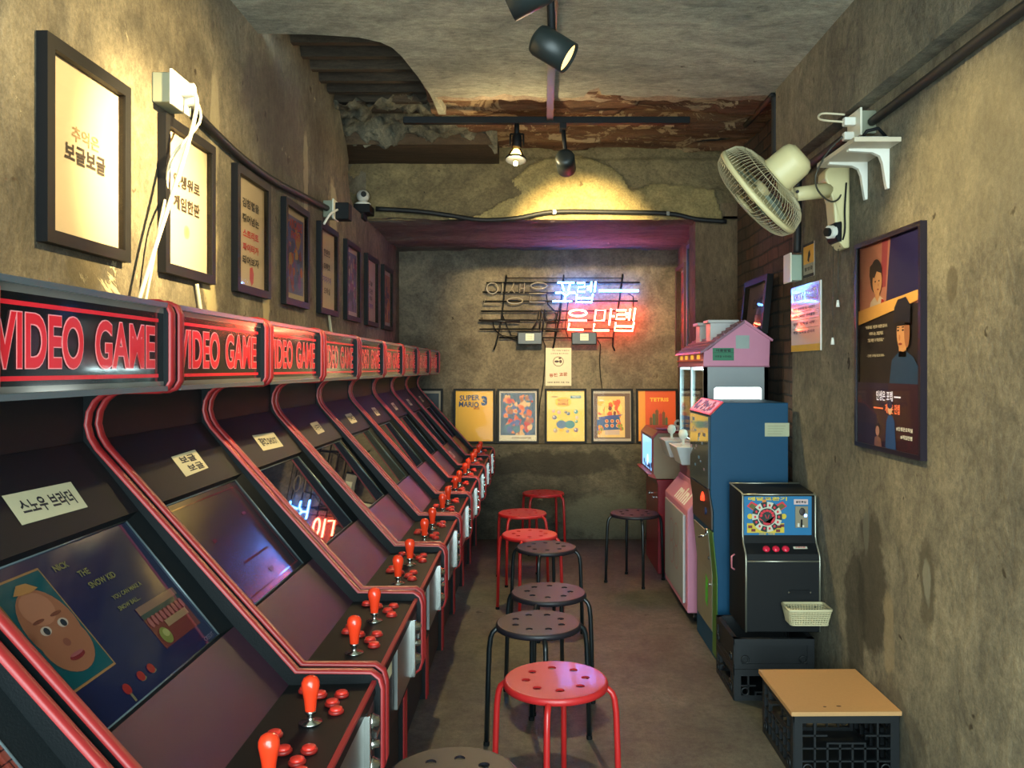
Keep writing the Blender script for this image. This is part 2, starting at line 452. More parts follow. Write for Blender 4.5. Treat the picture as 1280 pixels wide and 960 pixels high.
# plaster ceiling with its broken far edge and the opening at the left
edge = []
x = XB+.1; k = 0
while x > -.50:
    edge.append((x, 4.13+.05*noise.noise(Vector((x*4, 0, 0)))+.035*noise.noise(Vector((x*17, 3, 0))) - (.10 if .25 < x < .32 else 0)))
    x -= .022
cut = [(-.51, 4.30), (-.515, 4.10), (-.54, 3.85), (-.575, 3.60), (-.60, 3.50), (-.64, 3.44), (-.72, 3.39), (-.9, 3.36), (-1.12, 3.352), (-1.3, 3.35)]
poly = [(-1.3, Y0), (XB+.1, Y0)]+edge+[(-.47, 4.42), (-.51, 4.42)]+cut
b = MB(); b.prism(poly, ZC, ZC+.045, m_ceil, 'z'); struct(b, 'ceiling')
edge2 = []
x = XB+.1
while x > -.50:
    edge2.append((x, 4.25+.07*noise.noise(Vector((x*2.5, 7, 0)))+.05*noise.noise(Vector((x*13, 5, 0))))); x -= .022
b = MB(); b.prism([(-.50, 3.9), (XB+.1, 3.9)]+edge2, ZC+.02, ZC+.052, concrete('second_plaster', (132, 112, 96), (160, 142, 122), (176, 160, 140), peel=.7, bump=.5), 'z'); tag(b.build('ceiling_second_layer'), kind='structure')
# older layer showing behind the broken plaster
vs = []; fs = []; nx, ny = 130, 70
for j in range(ny+1):
    for i in range(nx+1):
        x = -.56+2.1*i/nx; y = 4.0+1.55*j/ny
        z = 2.805+.05*(y-4.0)+.035*noise.fractal(Vector((x*1.2, y*5, 5.)), .9, 2.2, 5)
        if noise.noise(Vector((x*1.8, y*3.5, 1.))) > .12: z -= .022
        vs.append((x, y, z))
for j in range(ny):
    for i in range(nx):
        a = j*(nx+1)+i; fs.append((a, a+nx+1, a+nx+2, a+1))
b = MB(); b.add(vs, fs, m_raw, True); tag(b.build('ceiling_old_layer', recalc=False), kind='structure')
# ribbed deck above the opening
prof = []; y = 3.2
while y < 4.75:
    prof += [(y, 2.95), (y+.07, 2.95), (y+.085, 2.90), (y+.125, 2.90), (y+.14, 2.95)]; y += .17
prof2 = prof+[(prof[-1][0], 3.0), (3.2, 3.0)]
b = MB(); b.prism(prof2, -1.36, -.3, m_deck, 'x'); struct(b, 'ceiling_deck')
b = MB(); b.box((-1.36, 3.1, 2.998), (XB+.1, 7.0, 3.08), m_deck); struct(b, 'ceiling_slab')
# broken concrete beam end
vs = []; fs = []; nx, ny = 60, 40
for j in range(ny+1):
    t = j/ny
    for i in range(nx+1):
        x = -1.3+1.08*i/nx
        a = t*PI*.5
        y = 4.62+.42*math.sin(a); z = 2.93-.16*(1-math.cos(a))-.0
        n = noise.fractal(Vector((x*6, y*6, z*6)), .7, 2.2, 5)
        vs.append((x, y-.03*n, z-.09*n-.03*math.sin(a*2)))
for j in range(ny):
    for i in range(nx):
        a = j*(nx+1)+i; fs.append((a, a+nx+1, a+nx+2, a+1))
b = MB(); b.add(vs, fs, m_rub, True); b.box((-1.3, 5.02, 2.762), (-.23, 5.5, 3.0), concrete('dark_beam', (50, 42, 34), (76, 62, 48), (96, 80, 60), (.3, 2, 1), peel=.72, bump=.5, patch_c=(90, 80, 60))); tag(b.build('ceiling_broken_beam', recalc=False), kind='structure')

# ------------------------------------------------------------------ camera, world, render look
cam = bpy.data.cameras.new('camera'); co = bpy.data.objects.new('camera', cam); COL.objects.link(co)
co.location = (0, 0, CH); co.rotation_euler = (PI/2, 0, 0)
cam.sensor_width = 36; cam.lens = F/1280*36; cam.shift_x = -(VX-640)/1280; cam.shift_y = -(480-VY)/1280
cam.clip_start = .05
SC.camera = co
w = bpy.data.worlds.new('daylight'); SC.world = w; w.use_nodes = True
bg = w.node_tree.nodes['Background']; bg.inputs[0].default_value = (.64, .82, .84, 1); bg.inputs[1].default_value = WORLD_E
pl = bpy.data.lights.new('shopfront_portal', 'AREA'); pl.shape = 'RECTANGLE'; pl.size = 2.3; pl.size_y = 2.7; pl.cycles.is_portal = True
po = bpy.data.objects.new('shopfront_portal', pl); COL.objects.link(po); po.location = (.06, Y0, 1.38); po.rotation_euler = (PI/2, 0, 0)
SC.view_settings.view_transform = 'Standard'; SC.view_settings.look = 'None'
SC.view_settings.exposure = EXPO; SC.view_settings.gamma = 1; SC.view_settings.use_curve_mapping = False
SC.cycles.max_bounces = 7; SC.cycles.diffuse_bounces = 4; SC.cycles.glossy_bounces = 4; SC.cycles.transparent_max_bounces = 12
SC.cycles.sample_clamp_indirect = 4.
def spot(name, loc, target, power, ang, col=(1., .75, .34), blend=.6, size=.02, parent=None):
    l = bpy.data.lights.new(name, 'SPOT'); l.energy = power; l.color = col; l.spot_size = math.radians(ang); l.spot_blend = blend; l.shadow_soft_size = size
    o = bpy.data.objects.new(name, l); COL.objects.link(o); o.location = Vector(loc)
    o.rotation_euler = (Vector(target)-Vector(loc)).to_track_quat('-Z', 'Y').to_euler()
    if parent is not None:
        o.parent = parent; o.location = Vector(loc)-WLOC[parent.name]
    return o
# ------------------------------------------------------------------ arcade cabinets
PANEL = mat((6, 12, 15), .55, spec=.25, var=.15, scale=40, bump=.15, bscale=300)
INNER = mat((16, 16, 20), .6, spec=.3, var=.18, scale=60, bump=.25, bscale=500)
LOWP = mat((52, 28, 42), .36, var=.12, scale=60, bump=.3, bscale=600)
CPM = mat((10, 12, 14), .5, spec=.3, var=.1, scale=50)
BASEM = mat((20, 20, 22), .6, var=.15)
TRIM = mat((150, 34, 36), .4, var=.06)
GREYED = mat((96, 108, 112), .3, .4, var=.05)
BUTM = mat((224, 52, 40), .3, var=.03, coat=.4)
BATM = mat((232, 60, 28), .25, var=.03, coat=.5)
MQB = mat((14, 20, 22), .12, var=.05, coat=1.)
MQR = mat((214, 34, 44), .25, var=.0, coat=.6, emit=.10)
MQP = mat((238, 150, 150), .3, var=.0, coat=.6, emit=.06)
MQS = mat((150, 146, 138), .10, .55, var=.15, scale=9)
SCRG = mat((16, 18, 34), .02, var=.05, spec=.9)
SCRT = mat((40, 44, 40), .03, var=.12, spec=.9)

CX = 1.10                                  # local x = world X + CX
raw = [(-1.08, 0), (-.455, 0), (-.455, .545)] + [(-.36, .548)] + [(-.332, .553), (-.316, .566), (-.310, .585)] + \
      [(-.310, .745), (-.316, .765), (-.332, .777)] + [(-.486, .778), (-.895, 1.234), (-.909, 1.257), (-.916, 1.283), (-.912, 1.310), (-.899, 1.333), (-.881, 1.347), (-.86, 1.352)] + \
      [(-.768, 1.352), (-.752, 1.358), (-.743, 1.374), (-.743, 1.512), (-.750, 1.528), (-.766, 1.536), (-1.08, 1.536)]
PROF = [(x+CX, z) for x, z in raw]
HW = .288; TP = .018
cab = thing('arcade_cabinet', (0, 0, 0), 'x', 'arcade cabinet', 'red trimmed upright arcade cabinets along the left wall')
def molding(y, w):
    # rounded rubber edge following the panel outline
    pts = PROF[1:-1]; pts = [PROF[1]]+pts[1:]+[PROF[-1]]
    n = len(pts); vs = []; fs = []; cs = [(-w/2, -.002), (-w/2, .002), (-w*.3, .005), (w*.3, .005), (w/2, .002), (w/2, -.002)]
    for i, p in enumerate(pts):
        a = Vector(pts[max(i-1, 0)]); c = Vector(pts[min(i+1, n-1)]); t = (c-a).normalized(); nm = Vector((t.y, -t.x))
        for yy, o in cs: vs.append((p[0]+nm.x*o, y+yy, p[1]+nm.y*o))
    k = len(cs)
    for i in range(n-1):
        for j in range(k-1): fs.append((i*k+j, i*k+j+1, (i+1)*k+j+1, (i+1)*k+j))
    b = MB(); b.add(vs, fs, TRIM, True); return b
for sgn in (-1, 1):
    a = sgn*HW; c = a-sgn*TP
    b = MB(); b.prism(PROF, min(a, c), max(a, c), PANEL, 'y'); sp = b.build('side_panel', cab)
    molding((a+c)/2, TP+.004).build('edge_trim', sp)
IN = HW-TP
def sloped(p0, p1, thick, y0, y1, m, name):
    (x0, z0), (x1, z1) = p0, p1
    x0 += CX; x1 += CX
    t = Vector((x1-x0, z1-z0)).normalized(); n = Vector((-t.y, t.x))*thick   # behind the face
    b = MB(); b.prism([(x0, z0), (x1, z1), (x1-abs(n.x), z1-abs(n.y)), (x0-abs(n.x), z0-abs(n.y))], y0, y1, m, 'y'); return b
A0, A1, A2, A3 = (-.500, .752), (-.612, .872), (-.806, 1.109), (-.918, 1.249)
b = MB(); b.box((.02, -IN, .02), (.03, IN, 1.53), BASEM); b.box((.03, -IN, 1.526), (.34, IN, 1.532), PANEL)
b.box((.61, -IN, .03), (.628, IN, .55), BASEM); b.box((.63, -IN, .552), (.75, IN, .562), BASEM); b.build('body', cab)
sloped(A0, A1, .012, -IN, IN, LOWP, 'l').build('lower_panel', cab)
hd = sloped(A2, A3, .012, -IN, IN, INNER, 'h').build('header_panel', cab)
b = MB(); b.box((CX-.935, -IN, 1.249), (CX-.92, IN, 1.36), INNER); b.box((CX-.935, -IN, 1.355), (CX-.78, IN, 1.365), PANEL); b.build('speaker_panel', cab)
# screen recess: bezel and glass in the plane A1..A2
su = Vector((0, 1, 0)); sv = Vector((A2[0]-A1[0], 0, A2[1]-A1[1])); SLEN = sv.length; sv.normalize()
smid = Vector(((A1[0]+A2[0])/2+CX, 0, (A1[1]+A2[1])/2))
SM = frame_at(smid, su, sv)
b = MB(SM); hw, hh = IN, SLEN/2
o_ = [(-hw, -hh), (hw, -hh), (hw, hh), (-hw, hh)]; i_ = [(-.228, -.146), (.228, -.146), (.228, .146), (-.228, .146)]
for k in range(4):
    l = (k+1) % 4
    b.add([(o_[k][0], o_[k][1], 0), (o_[l][0], o_[l][1], 0), (i_[l][0], i_[l][1], -.016), (i_[k][0], i_[k][1], -.016)], [(0, 1, 2, 3)], PANEL)
bez = b.build('screen_bezel', cab, recalc=False)
b = MB(SM)
for p, q in ((0, 1), (1, 2), (2, 3), (3, 0)):
    a_ = i_[p]; c_ = i_[q]
    b.tube([(a_[0]*1.005, a_[1]*1.005, -.014), (c_[0]*1.005, c_[1]*1.005, -.014)], .0022, GREYED, 5)
b.build('bezel_strip', bez)
# marquee
b = MB(); b.box((CX-.90, -IN, 1.362), (CX-.758, IN, 1.524), PANEL)
mq = b.build('marquee', cab)
MM = frame_at((CX-.757, 0, 1.443), (0, 1, 0), (0, 0, 1))
b = MB(MM); b.rect(-IN, -.083, IN, .083, MQB, 1)
b.rect(-IN, .068, IN, .083, MQS, 2); b.rect(-IN, -.083, IN, -.070, MQS, 2)
b.rect(-IN, .049, .245, .056, MQR, 3); b.rect(-IN, -.062, .245, -.055, MQR, 3)
for nm, bo, mt, ly in (('a', .0265, MQP, 3), ('b', .0260, MQR, 4)):
    for word, cx_, w_ in (('VIDEO', -.148, .232), ('GAME', .118, .222)):
        b.text(word, cx_, -.002, w_, .084, mt, ly, bo) if nm == 'b' else [b.text(word, cx_+ox, -.002+oz, w_, .084, mt, 3+.1*q_, bo) for q_, (ox, oz) in enumerate(((-.0018, -.0018), (.0018, -.0018), (-.0018, .0018), (.0018, .0018)))]
b.build('marquee_glass', mq, recalc=False)
b = MB()
for z in (1.358, 1.528):
    b.box((CX-.765, -IN, z-.005), (CX-.747, IN, z+.005), GREYED)
b.build('marquee_retainer', mq)
# control panel, front plate, coin door
b = MB(); b.prism([(CX-.505, .752), (CX-.335, .756), (CX-.325, .75), (CX-.322, .735), (CX-.34, .735), (CX-.36, .745), (CX-.505, .741)], -IN, IN, CPM, 'y')
cp = b.build('control_panel', cab)
b = MB(); b.box((CX-.330, -IN, .755), (CX-.321, IN, .762), TRIM); b.build('front_trim', cp)
b = MB(); b.box((CX-.345, -IN, .556), (CX-.333, IN, .737), CPM); b.build('front_plate', cab)
b = MB(); b.box((CX-.333, -.05, .585), (CX-.324, .17, .735), STEEL, ); b.box((CX-.326, .158, .585), (CX-.312, .17, .735), CHROME)
cd = b.build('coin_door', cab, bevel=.001)
b = MB(); b.box((CX-.333, .185, .60), (CX-.322, .258, .73), mat((60, 62, 62), .3, .6))
b.build('coin_plate', cab, bevel=.002)
for z, r in ((.70, .012), (.655, .009), (.612, .014)):
    b = MB(); b.lathe([(r*1.25, 0), (r*1.25, .004), (r, .007), (r*.8, .016), (0, .018)], CHROME, 14, Matrix.Translation((CX-.322, .222, z)) @ Matrix.Rotation(PI/2, 4, 'Y'))
    b.build('coin_button', cab)
b = MB(); b.box((CX-.322, .205, .672), (CX-.308, .24, .684), CHROME); b.build('coin_slot', cab)
b = MB(); b.rect(-.045, -.02, .045, .02, PAPER, 1, frame_at((CX-.3325, .17-.30, .705), (0, 1, 0), (0, 0, 1))); b.build('price_sticker', cab, recalc=False)
def joystick(x, y):
    M = Matrix.Translation((x, y, .7565))
    b = MB(M)
    b.lathe([(.0095, .020), (.010, .024), (.0115, .040), (.0145, .056), (.0165, .066), (.0160, .074), (.0125, .081), (.006, .0845), (0, .0855)], BATM, 20)
    j = b.build('joystick', cab)
    b = MB(M); b.lathe([(.021, 0), (.021, .002), (.006, .004), (.0055, .016), (.0098, .017), (.0098, .022), (.004, .023)], CHROME, 18); b.build('shaft', j)
def button(x, y, m=BUTM, r=.0145):
    b = MB(Matrix.Translation((x, y, .756)))
    b.lathe([(r, 0), (r, .004), (r*.86, .006)], mat((150, 36, 30), .35), 16)
    b.lathe([(r*.80, .004), (r*.80, .009), (r*.6, .0105), (0, .0108)], m, 16)
    b.build('button', cab)
for jy in (-.152, .083):
    joystick(CX-.405, jy)
    for dx, dy in ((-.048, .180), (-.048, .143), (-.014, .120), (.028, .122), (.020, .080), (.036, .044)):
        if jy+dy < .262: button(CX-.405+dx, jy+dy)
b = MB(Matrix.Translation((CX-.40, -.262, .756))); b.lathe([(.006, 0), (.006, .004), (0, .005)], WHITE, 10); b.build('start_button', cab)

GLOW = {}
def em(c, e=.35):
    return mat(tuple(int(v*.72) for v in c), .06, var=.0, emit=e*.7, coat=.6)
def screen_plain(c, b):
    b.rect(-.228, -.146, .228, .146, c, 1)
def scr_snow(b):
    screen_plain(mat((18, 26, 52), .08, var=.1, emit=.05, coat=.8), b)
    E = .16
    fr = em((160, 116, 72), E); sk = em((150, 96, 70), E); tl = em((10, 78, 84), E); wh = em((120, 110, 80), E); dk = em((20, 40, 52), E); rd = em((150, 40, 38), E); pk = em((150, 84, 84), E)
    # framed baby face
    x0, x1, y0, y1 = -.215, -.085, -.075, .125
    b.rect(x0, y0, x1, y1, fr, 2); b.rect(x0+.004, y0+.004, x1-.004, y1-.004, tl, 3)
    cx, cy = -.150, .018
    b.disc(cx, cy+.012, .058, .068, sk, 4, 28); b.disc(cx, cy-.022, .055, .052, sk, 5, 28); b.flat([(cx-.03, cy+.078), (cx-.01, cy+.092), (cx+.012, cy+.09), (cx+.03, cy+.076), (cx, cy+.072)], em((170, 120, 70), E), 6); b.disc(cx-.004, cy+.045, .036, .03, em((168, 112, 84), E), 6)
    for s in (-1, 1):
        b.disc(cx+s*.022, cy+.008, .012, .008, em((190, 170, 150), E), 7); b.disc(cx+s*.022, cy+.007, .0065, .0065, dk, 8)
        b.disc(cx+s*.022, cy+.026, .014, .003, em((110, 62, 48), E), 7)
    b.disc(cx, cy-.022, .008, .007, em((128, 76, 60), E), 7); b.disc(cx, cy-.048, .019, .006, em((120, 40, 44), E), 7); b.disc(cx, cy-.045, .017, .003, pk, 8)
    b.disc(cx-.05, cy+.004, .007, .014, sk, 4)
    for t, x, y, h in (('NICK', -.035, .112, .0125), ('THE', .005, .086, .0125), ('SNOW KID', .035, .060, .0125), ('YOU CAN MAKE A', .075, .022, .009), ('SNOW BALL...', .055, .000, .009)):
        b.text(t, x, y, None, h, em((128, 124, 70), E), 3, .02)
    # the second picture
    x0, x1, y0, y1 = .055, .205, -.105, -.015
    b.rect(x0, y0, x1, y1, em((110, 52, 46), E), 2); b.rect(x0, y1-.016, x1, y1, em((124, 92, 80), E), 3); b.rect(x0, y1-.026, x1, y1-.016, em((30, 60, 62), E), 3)
    for k in range(9): b.disc(x0+.012+k*.016, y1-.036, .006, .011, pk, 4, 12)
    b.rect(x0+.05, y0+.030, x1-.012, y0+.044, em((150, 120, 90), E), 4); b.disc(x0+.024, y0+.02, .017, .017, em((120, 124, 60), E), 5); b.disc(x0+.028, y0+.024, .010, .008, em((160, 160, 96), E), 6)
    # stick and two balls drawn under it
    b.disc(-.105, -.118, .010, .010, rd, 3); b.rect(-.108, -.142, -.102, -.126, wh, 3)
    for x in (-.055, -.020): b.disc(x, -.115, .010, .009, rd, 3); b.disc(x+.003, -.121, .009, .004, wh, 2)
    b.text('CREDIT', .195, -.136, None, .009, em((100, 96, 120), E), 3, .02)
def scr_maze(b):
    screen_plain(mat((24, 20, 36), .16, var=.1, spec=.9), b)
    r = em((120, 34, 44), .16)
    for (x0, y0, x1, y1) in ((-.215, .128, .215, .132), (-.215, -.132, .215, -.128), (-.215, -.132, -.211, .132), (.205, -.132, .209, .132), (-.06, -.058, .12, -.052), (.03, -.11, .06, -.098), (-.12, .02, -.10, .03), (.12, .05, .145, .058)):
        b.rect(x0, y0, x1, y1, r, 2)
def scr_dark(b): screen_plain(SCRG, b)
def scr_grey(b):
    screen_plain(SCRT, b)
def scr_brick(b):
    screen_plain(mat((96, 88, 96), .10, var=.1, emit=.12, coat=.8), b)
    g = em((46, 104, 52), .4); br = em((132, 62, 48), .4); dk = em((58, 28, 26), .4)
    b.rect(-.02, -.146, .228, -.055, br, 2)
    for i in range(6):
        y = -.146+.016*i; b.rect(-.02, y, .228, y+.002, dk, 3)
        for k in range(9): xx = -.02+.03*k+(.015 if i % 2 else 0); b.rect(xx, y, xx+.002, min(y+.016, -.055), dk, 3)
    for x, y, r in ((.02, -.045, .03), (.055, -.03, .034), (.09, -.044, .03), (-.01, -.07, .02), (.12, -.05, .022)): b.disc(x, y, r, r*.8, g, 4)
LBL = {0: ('보글보글', .17), 1: ('스노우 브라더', .20), 2: ('보글 보글', .15), 3: ('갤러그 SHOOT', .20), 4: ('너구리', .115), 5: ('1943', .13), 6: ('철권', .10), 7: ('라이덴', .10), 8: ('원더보이', .10), 9: ('펭귄', .09)}
SCR = {0: scr_brick, 1: scr_snow, 2: scr_maze, 3: scr_dark, 4: scr_dark, 5: scr_grey, 6: scr_dark, 7: scr_dark, 8: scr_grey, 9: scr_dark}
WHERE = {
 0: 'nearest arcade cabinet, cut off at the lower left, green bush and red bricks on screen',
 1: 'near arcade cabinet whose blue screen shows a baby face',
 2: 'arcade cabinet with thin red outlines on its dark screen, beside the baby face cabinet',
 3: 'arcade cabinet whose dark screen mirrors the blue and red neon sign, wide cream name strip',
 4: 'arcade cabinet just beyond the one whose screen mirrors the neon, screen tinted violet',
 5: 'arcade cabinet with greyish green screen and nearly square cream label, mid row',
 6: 'arcade cabinet fourth from the back wall, purple screen and small square label',
 7: 'arcade cabinet third from the back wall, slim dark screen and small pink label',
 8: 'arcade cabinet second from the back wall, pale pink sticker on its lower panel',
 9: 'arcade cabinet at the far end of the row, closest to the yellow poster'}
hu = Vector((0, 1, 0)); hv = Vector((A3[0]-A2[0], 0, A3[1]-A2[1])).normalized()
HM = frame_at(Vector(((A2[0]*.6+A3[0]*.4)+CX, .03, A2[1]*.6+A3[1]*.4)), hu, hv)
roots = []
for k in range(10):
    y = 1.413+.6*(k-1)
    r = cab if k == 0 else dup(cab)
    roots.append((r, k, y))
for r, k, y in roots:
    WLOC[r.name] = Vector((0, 0, 0))
    b = MB(SM @ Matrix.Translation((0, 0, -.016))); SCR[k](b); b.build('screen', r, recalc=False)['own'] = 1
    t, w_ = LBL[k]
    b = MB(HM @ Matrix.Rotation(random.uniform(-.05, .05), 4, 'Z')); h_ = .062 if w_ > .14 else .056
    b.flat([(-w_/2, -h_/2), (w_/2-.006, -h_/2+.003), (w_/2, h_/2), (-w_/2+.004, h_/2-.002)], PAPER, 1)
    if k in (2,):
        b.text('보글', 0, .012, w_*.6, .02, INK, 2, .03); b.text('보글', .01, -.014, w_*.6, .02, INK, 2, .03)
    else: b.text(t, 0, 0, w_*.76, h_*.5, INK, 2, .03)
    b.build('name_label', r, recalc=False)
    if k == 8:
        b = MB(frame_at(Vector(((A0[0]+A1[0])/2+CX, -.02, (A0[1]+A1[1])/2)), hu, Vector((A1[0]-A0[0], 0, A1[1]-A0[1])).normalized()))
        b.rect(-.06, -.03, .06, .03, mat((206, 170, 170), .7), 1); b.text('고장', 0, 0, .06, .03, INK, 2, .02); b.build('notice_sticker', r, recalc=False)
    r['label'] = WHERE[k]
    r.location = (-CX, y, 0); WLOC[r.name] = Vector(r.location)
    for c in r.children:
        if 'own' in c: del c['own']
# ------------------------------------------------------------------ stools
def stool(mseat, mleg, name='round_stool'):
    t = thing(name, (0, 0, 0), 'x', 'stool')
    b = MB()
    out = [(.150*math.cos(2*PI*k/40), .150*math.sin(2*PI*k/40)) for k in range(40)]
    holes = [[(.092*math.cos(a)+.0135*math.cos(-2*PI*q/12), .092*math.sin(a)+.0135*math.sin(-2*PI*q/12)) for q in range(12)] for a in [2*PI*(k+.35)/8 for k in range(8)]]
    b.prism(out, .444, .450, mseat, 'z', holes=holes)
    n = 48; vs = []; fs = []
    prof = [(.1495, .4500), (.1545, .4490), (.1585, .4455), (.1600, .4400), (.1600, .4300), (.1575, .4300), (.1570, .4400), (.1495, .4440)]
    L = len(prof)
    for k in range(n):
        for r, z in prof: vs.append((r*math.cos(2*PI*k/n), r*math.sin(2*PI*k/n), z))
    for k in range(n):
        for i in range(L):
            j = (i+1) % L; l = (k+1) % n; fs.append((k*L+i, k*L+j, l*L+j, l*L+i))
    b.add(vs, fs, mseat, True)
    b.build('seat', t)
    for k in range(4):
        a = PI/4+PI/2*k; c, s = math.cos(a), math.sin(a)
        path = [(.10, .436), (.135, .434), (.158, .430), (.172, .418), (.179, .400), (.184, .36), (.188, .25), (.195, .0)]
        b = MB(); b.tube([(r*c, r*s, z) for r, z in path], .0095, mleg, 10)
        lg = b.build('leg', t)
        b = MB(); b.cyl((.1948*c, .1948*s, 0), (.194*c, .194*s, .014), .0115, BLKPL, 12); b.build('foot_cap', lg)
    b = MB(); b.lathe([(.106, .426), (.106, .434), (.094, .434), (.094, .426)], mleg, 32); b.build('leg_ring', t)
    return t
SRED = mat((190, 36, 38), .42, var=.06, scale=30, coat=.15); LRED = mat((186, 34, 34), .3, var=.04, coat=.3)
SBLK = mat((32, 28, 36), .5, var=.1, scale=40, coat=.1); LBLK = mat((16, 24, 28), .3, var=.08, coat=.3)
red = stool(SRED, LRED); blk = stool(SBLK, LBLK)
def place(src, first, x, y, rz, label, grp):
    o = src if first else dup(src)
    o.location = (x, y, 0); o.rotation_euler = (0, 0, rz); o['label'] = label; o['group'] = grp
R_, B_ = 'red stools in the aisle', 'black stools in the aisle'
place(red, True, .068, 2.52, .62, 'bright red round stool with eight holes, nearest of the red ones', R_)
place(red, False, -.023, 4.73, .5, 'orange-lit red stool right behind the four black stools in the aisle', R_)
place(red, False, -.074, 5.43, .25, 'red stool between the orange-lit stool and the one by the back wall', R_)
place(red, False, .074, 6.30, .2, 'dark red stool farthest back, by the cement wall', R_)
place(blk, True, -.19, 1.915, .4, 'black round stool cut off at the lower edge, beside the first cabinets', B_)
place(blk, False, .018, 3.085, .92, 'black round stool directly behind the bright red stool', B_)
place(blk, False, .064, 3.505, .45, 'black stool tucked between two other black stools, middle of the aisle', B_)
place(blk, False, .068, 4.39, .55, 'black stool just in front of the orange-lit red stool', B_)
place(blk, False, .663, 5.41, .95, 'lone black stool standing on the right beside the red machine', B_)

# ------------------------------------------------------------------ framed pictures
PICG = glassmat(.03, f=1.2)
def framed(o, uv, w, h, content, label, group, border=.022, depth=.02, fm=None, name='framed_poster', tilt=0., roll=0., glass=True, cat='framed poster'):
    fm = fm or BLKFR
    M = frame_at(o, *uv)
    if tilt or roll: M = M @ Matrix.Rotation(tilt, 4, 'X') @ Matrix.Rotation(roll, 4, 'Z')
    t = thing(name, o, label, cat, group)
    x, y, i, j = w/2, h/2, w/2-border, h/2-border
    b = MB(M)
    for q in ([(-x, -y), (x, -y), (i, -j), (-i, -j)], [(x, -y), (x, y), (i, j), (i, -j)], [(x, y), (-x, y), (-i, j), (i, j)], [(-x, y), (-x, -y), (-i, -j), (-i, j)]):
        b.prism(q, 0, depth, fm, 'z')
    b.box((-x+.004, -y+.004, -.001), (x-.004, y-.004, .006), mat((60, 48, 36), .8))
    b.build('frame', t)
    b = MB(M @ Matrix.Translation((0, 0, .0065))); content(b, i, j); b.build('picture', t, recalc=False)
    if glass:
        b = MB(M @ Matrix.Translation((0, 0, depth-.004))); b.rect(-i, -j, i, j, PICG, 0); b.build('glass', t, recalc=False)
    return t
CREAM = mat((176, 162, 142), .6, var=.03)
def cm(c, v=.08): return mat(c, .55, var=v, scale=30)
TB = cm((40, 34, 36), 0); TT = cm((132, 112, 88), 0); TR = cm((176, 44, 48), 0)
def lines(rows, sx=.62):
    def f(b, i, j):
        b.rect(-i, -j, i, j, CREAM, 0)
        for t, cy, h, m, w in rows: b.text(t, 0, cy, w, h, m, 2, .035 if m is not TT else .02)
    return f
def p1(b, i, j):
    lines([('추억은', .045, .038, TT, .125), ('보글보글', -.005, .045, TB, .185)])(b, i, j)
def p2(b, i, j):
    lines([('인생위로', .065, .042, TB, .20), ('게임한판', -.005, .045, TB, .20)])(b, i, j)
    b.disc(0, -.088, .022, .022, cm((186, 166, 110)), 1); b.disc(0, -.088, .013, .016, cm((170, 148, 92)), 2)
def p3(b, i, j):
    lines([('김첨렬을', .115, .036, TB, .19), ('뛰어넘는', .055, .036, TB, .19), ('스트리트', -.003, .032, TR, .18), ('파이터가', -.055, .032, TR, .18), ('되어보자', -.105, .034, TB, .19)])(b, i, j)
    b.flat([(-.01, -.13), (.02, -.125), (.035, -.15), (.03, -.185), (.01, -.20), (-.012, -.175)], cm((170, 60, 74)), 1)
def blobs(base, cols, seed, frac=.86, n=60, top=None, rmax=.045, lowband=None, soft=True):
    def f(b, i, j):
        rr = random.Random(seed)
        b.rect(-i, -j, i, j, CREAM, 0)
        x, y = i*frac, j*frac
        b.rect(-x, -y, x, y, cm(base), 1)
        for k in range(n):
            r = rr.uniform(.010, rmax)
            cx = rr.uniform(-x+r, x-r); cy = rr.uniform(-y+r, y-r*1.3)
            m_ = cm(rr.choice(cols)); a = rr.uniform(0, 3)
            pts = [(cx+r*rr.uniform(.5, 1.)*math.cos(a+2*PI*q/7), cy+r*rr.uniform(.5, 1.2)*math.sin(a+2*PI*q/7)) for q in range(7)]
            b.flat(pts, m_, 2+k*.05)
        if top:
            for t, cy, h, w, c in top: b.text(t, 0, cy, w, h, cm(c, 0), 8, .04)
        if lowband: b.rect(-x, -y, x, -y+.03, cm(lowband), 8)
    return f
p4 = blobs((92, 96, 150), [(130, 60, 90), (70, 90, 160), (170, 130, 80), (120, 70, 150), (170, 80, 60), (60, 70, 120)], 4, top=[('ARCADE', .14, .045, .20, (170, 60, 70)), ('FIGHT', .09, .035, .15, (170, 60, 70))])
p5 = lines([('한판만', .095, .038, TB, .13), ('더하고', .02, .038, TB, .13), ('가자가자', -.05, .036, cm((90, 80, 150), 0), .18), ('오락실', -.11, .036, TB, .13)])
p6 = blobs((84, 84, 110), [(40, 50, 60), (120, 60, 80), (150, 140, 120), (90, 70, 130), (50, 80, 70)], 6)
p7 = lines([('오늘', .055, .036, TB, .11), ('도전', .0, .036, TB, .11), ('하자', -.05, .034, TB, .10), ('다함께', -.10, .032, cm((90, 90, 150), 0), .14)])
p8 = blobs((166, 96, 60), [(180, 120, 60), (130, 60, 60), (90, 70, 90), (190, 140, 90)], 8)
LG = 'black framed posters in a row on the left wall'
LABL = ['black framed cream poster at the left edge with beige and dark lettering, largest in view',
 'black framed cream poster with two dark text lines, brightly lit by the lamp',
 'black framed poster with five lines of dark and red lettering',
 'black framed poster of a blue and purple action picture, right of the red lettered one',
 'framed lettering poster directly below the socket at the corner, four short lines',
 'framed dark picture poster between two pink lettered posters on the left wall',
 'narrow framed pink lettering poster, second from the far end of the left wall row',
 'framed orange brown picture poster at the far end of the left wall row']
for k, f in enumerate((p1, p2, p3, p4, p5, p6, p7, p8)):
    y0 = 1.855+.5975*k
    framed((XL, y0+.1925, 1.923), LEFT_UV, .385, .475, f, LABL[k], LG, border=.030, depth=.026)

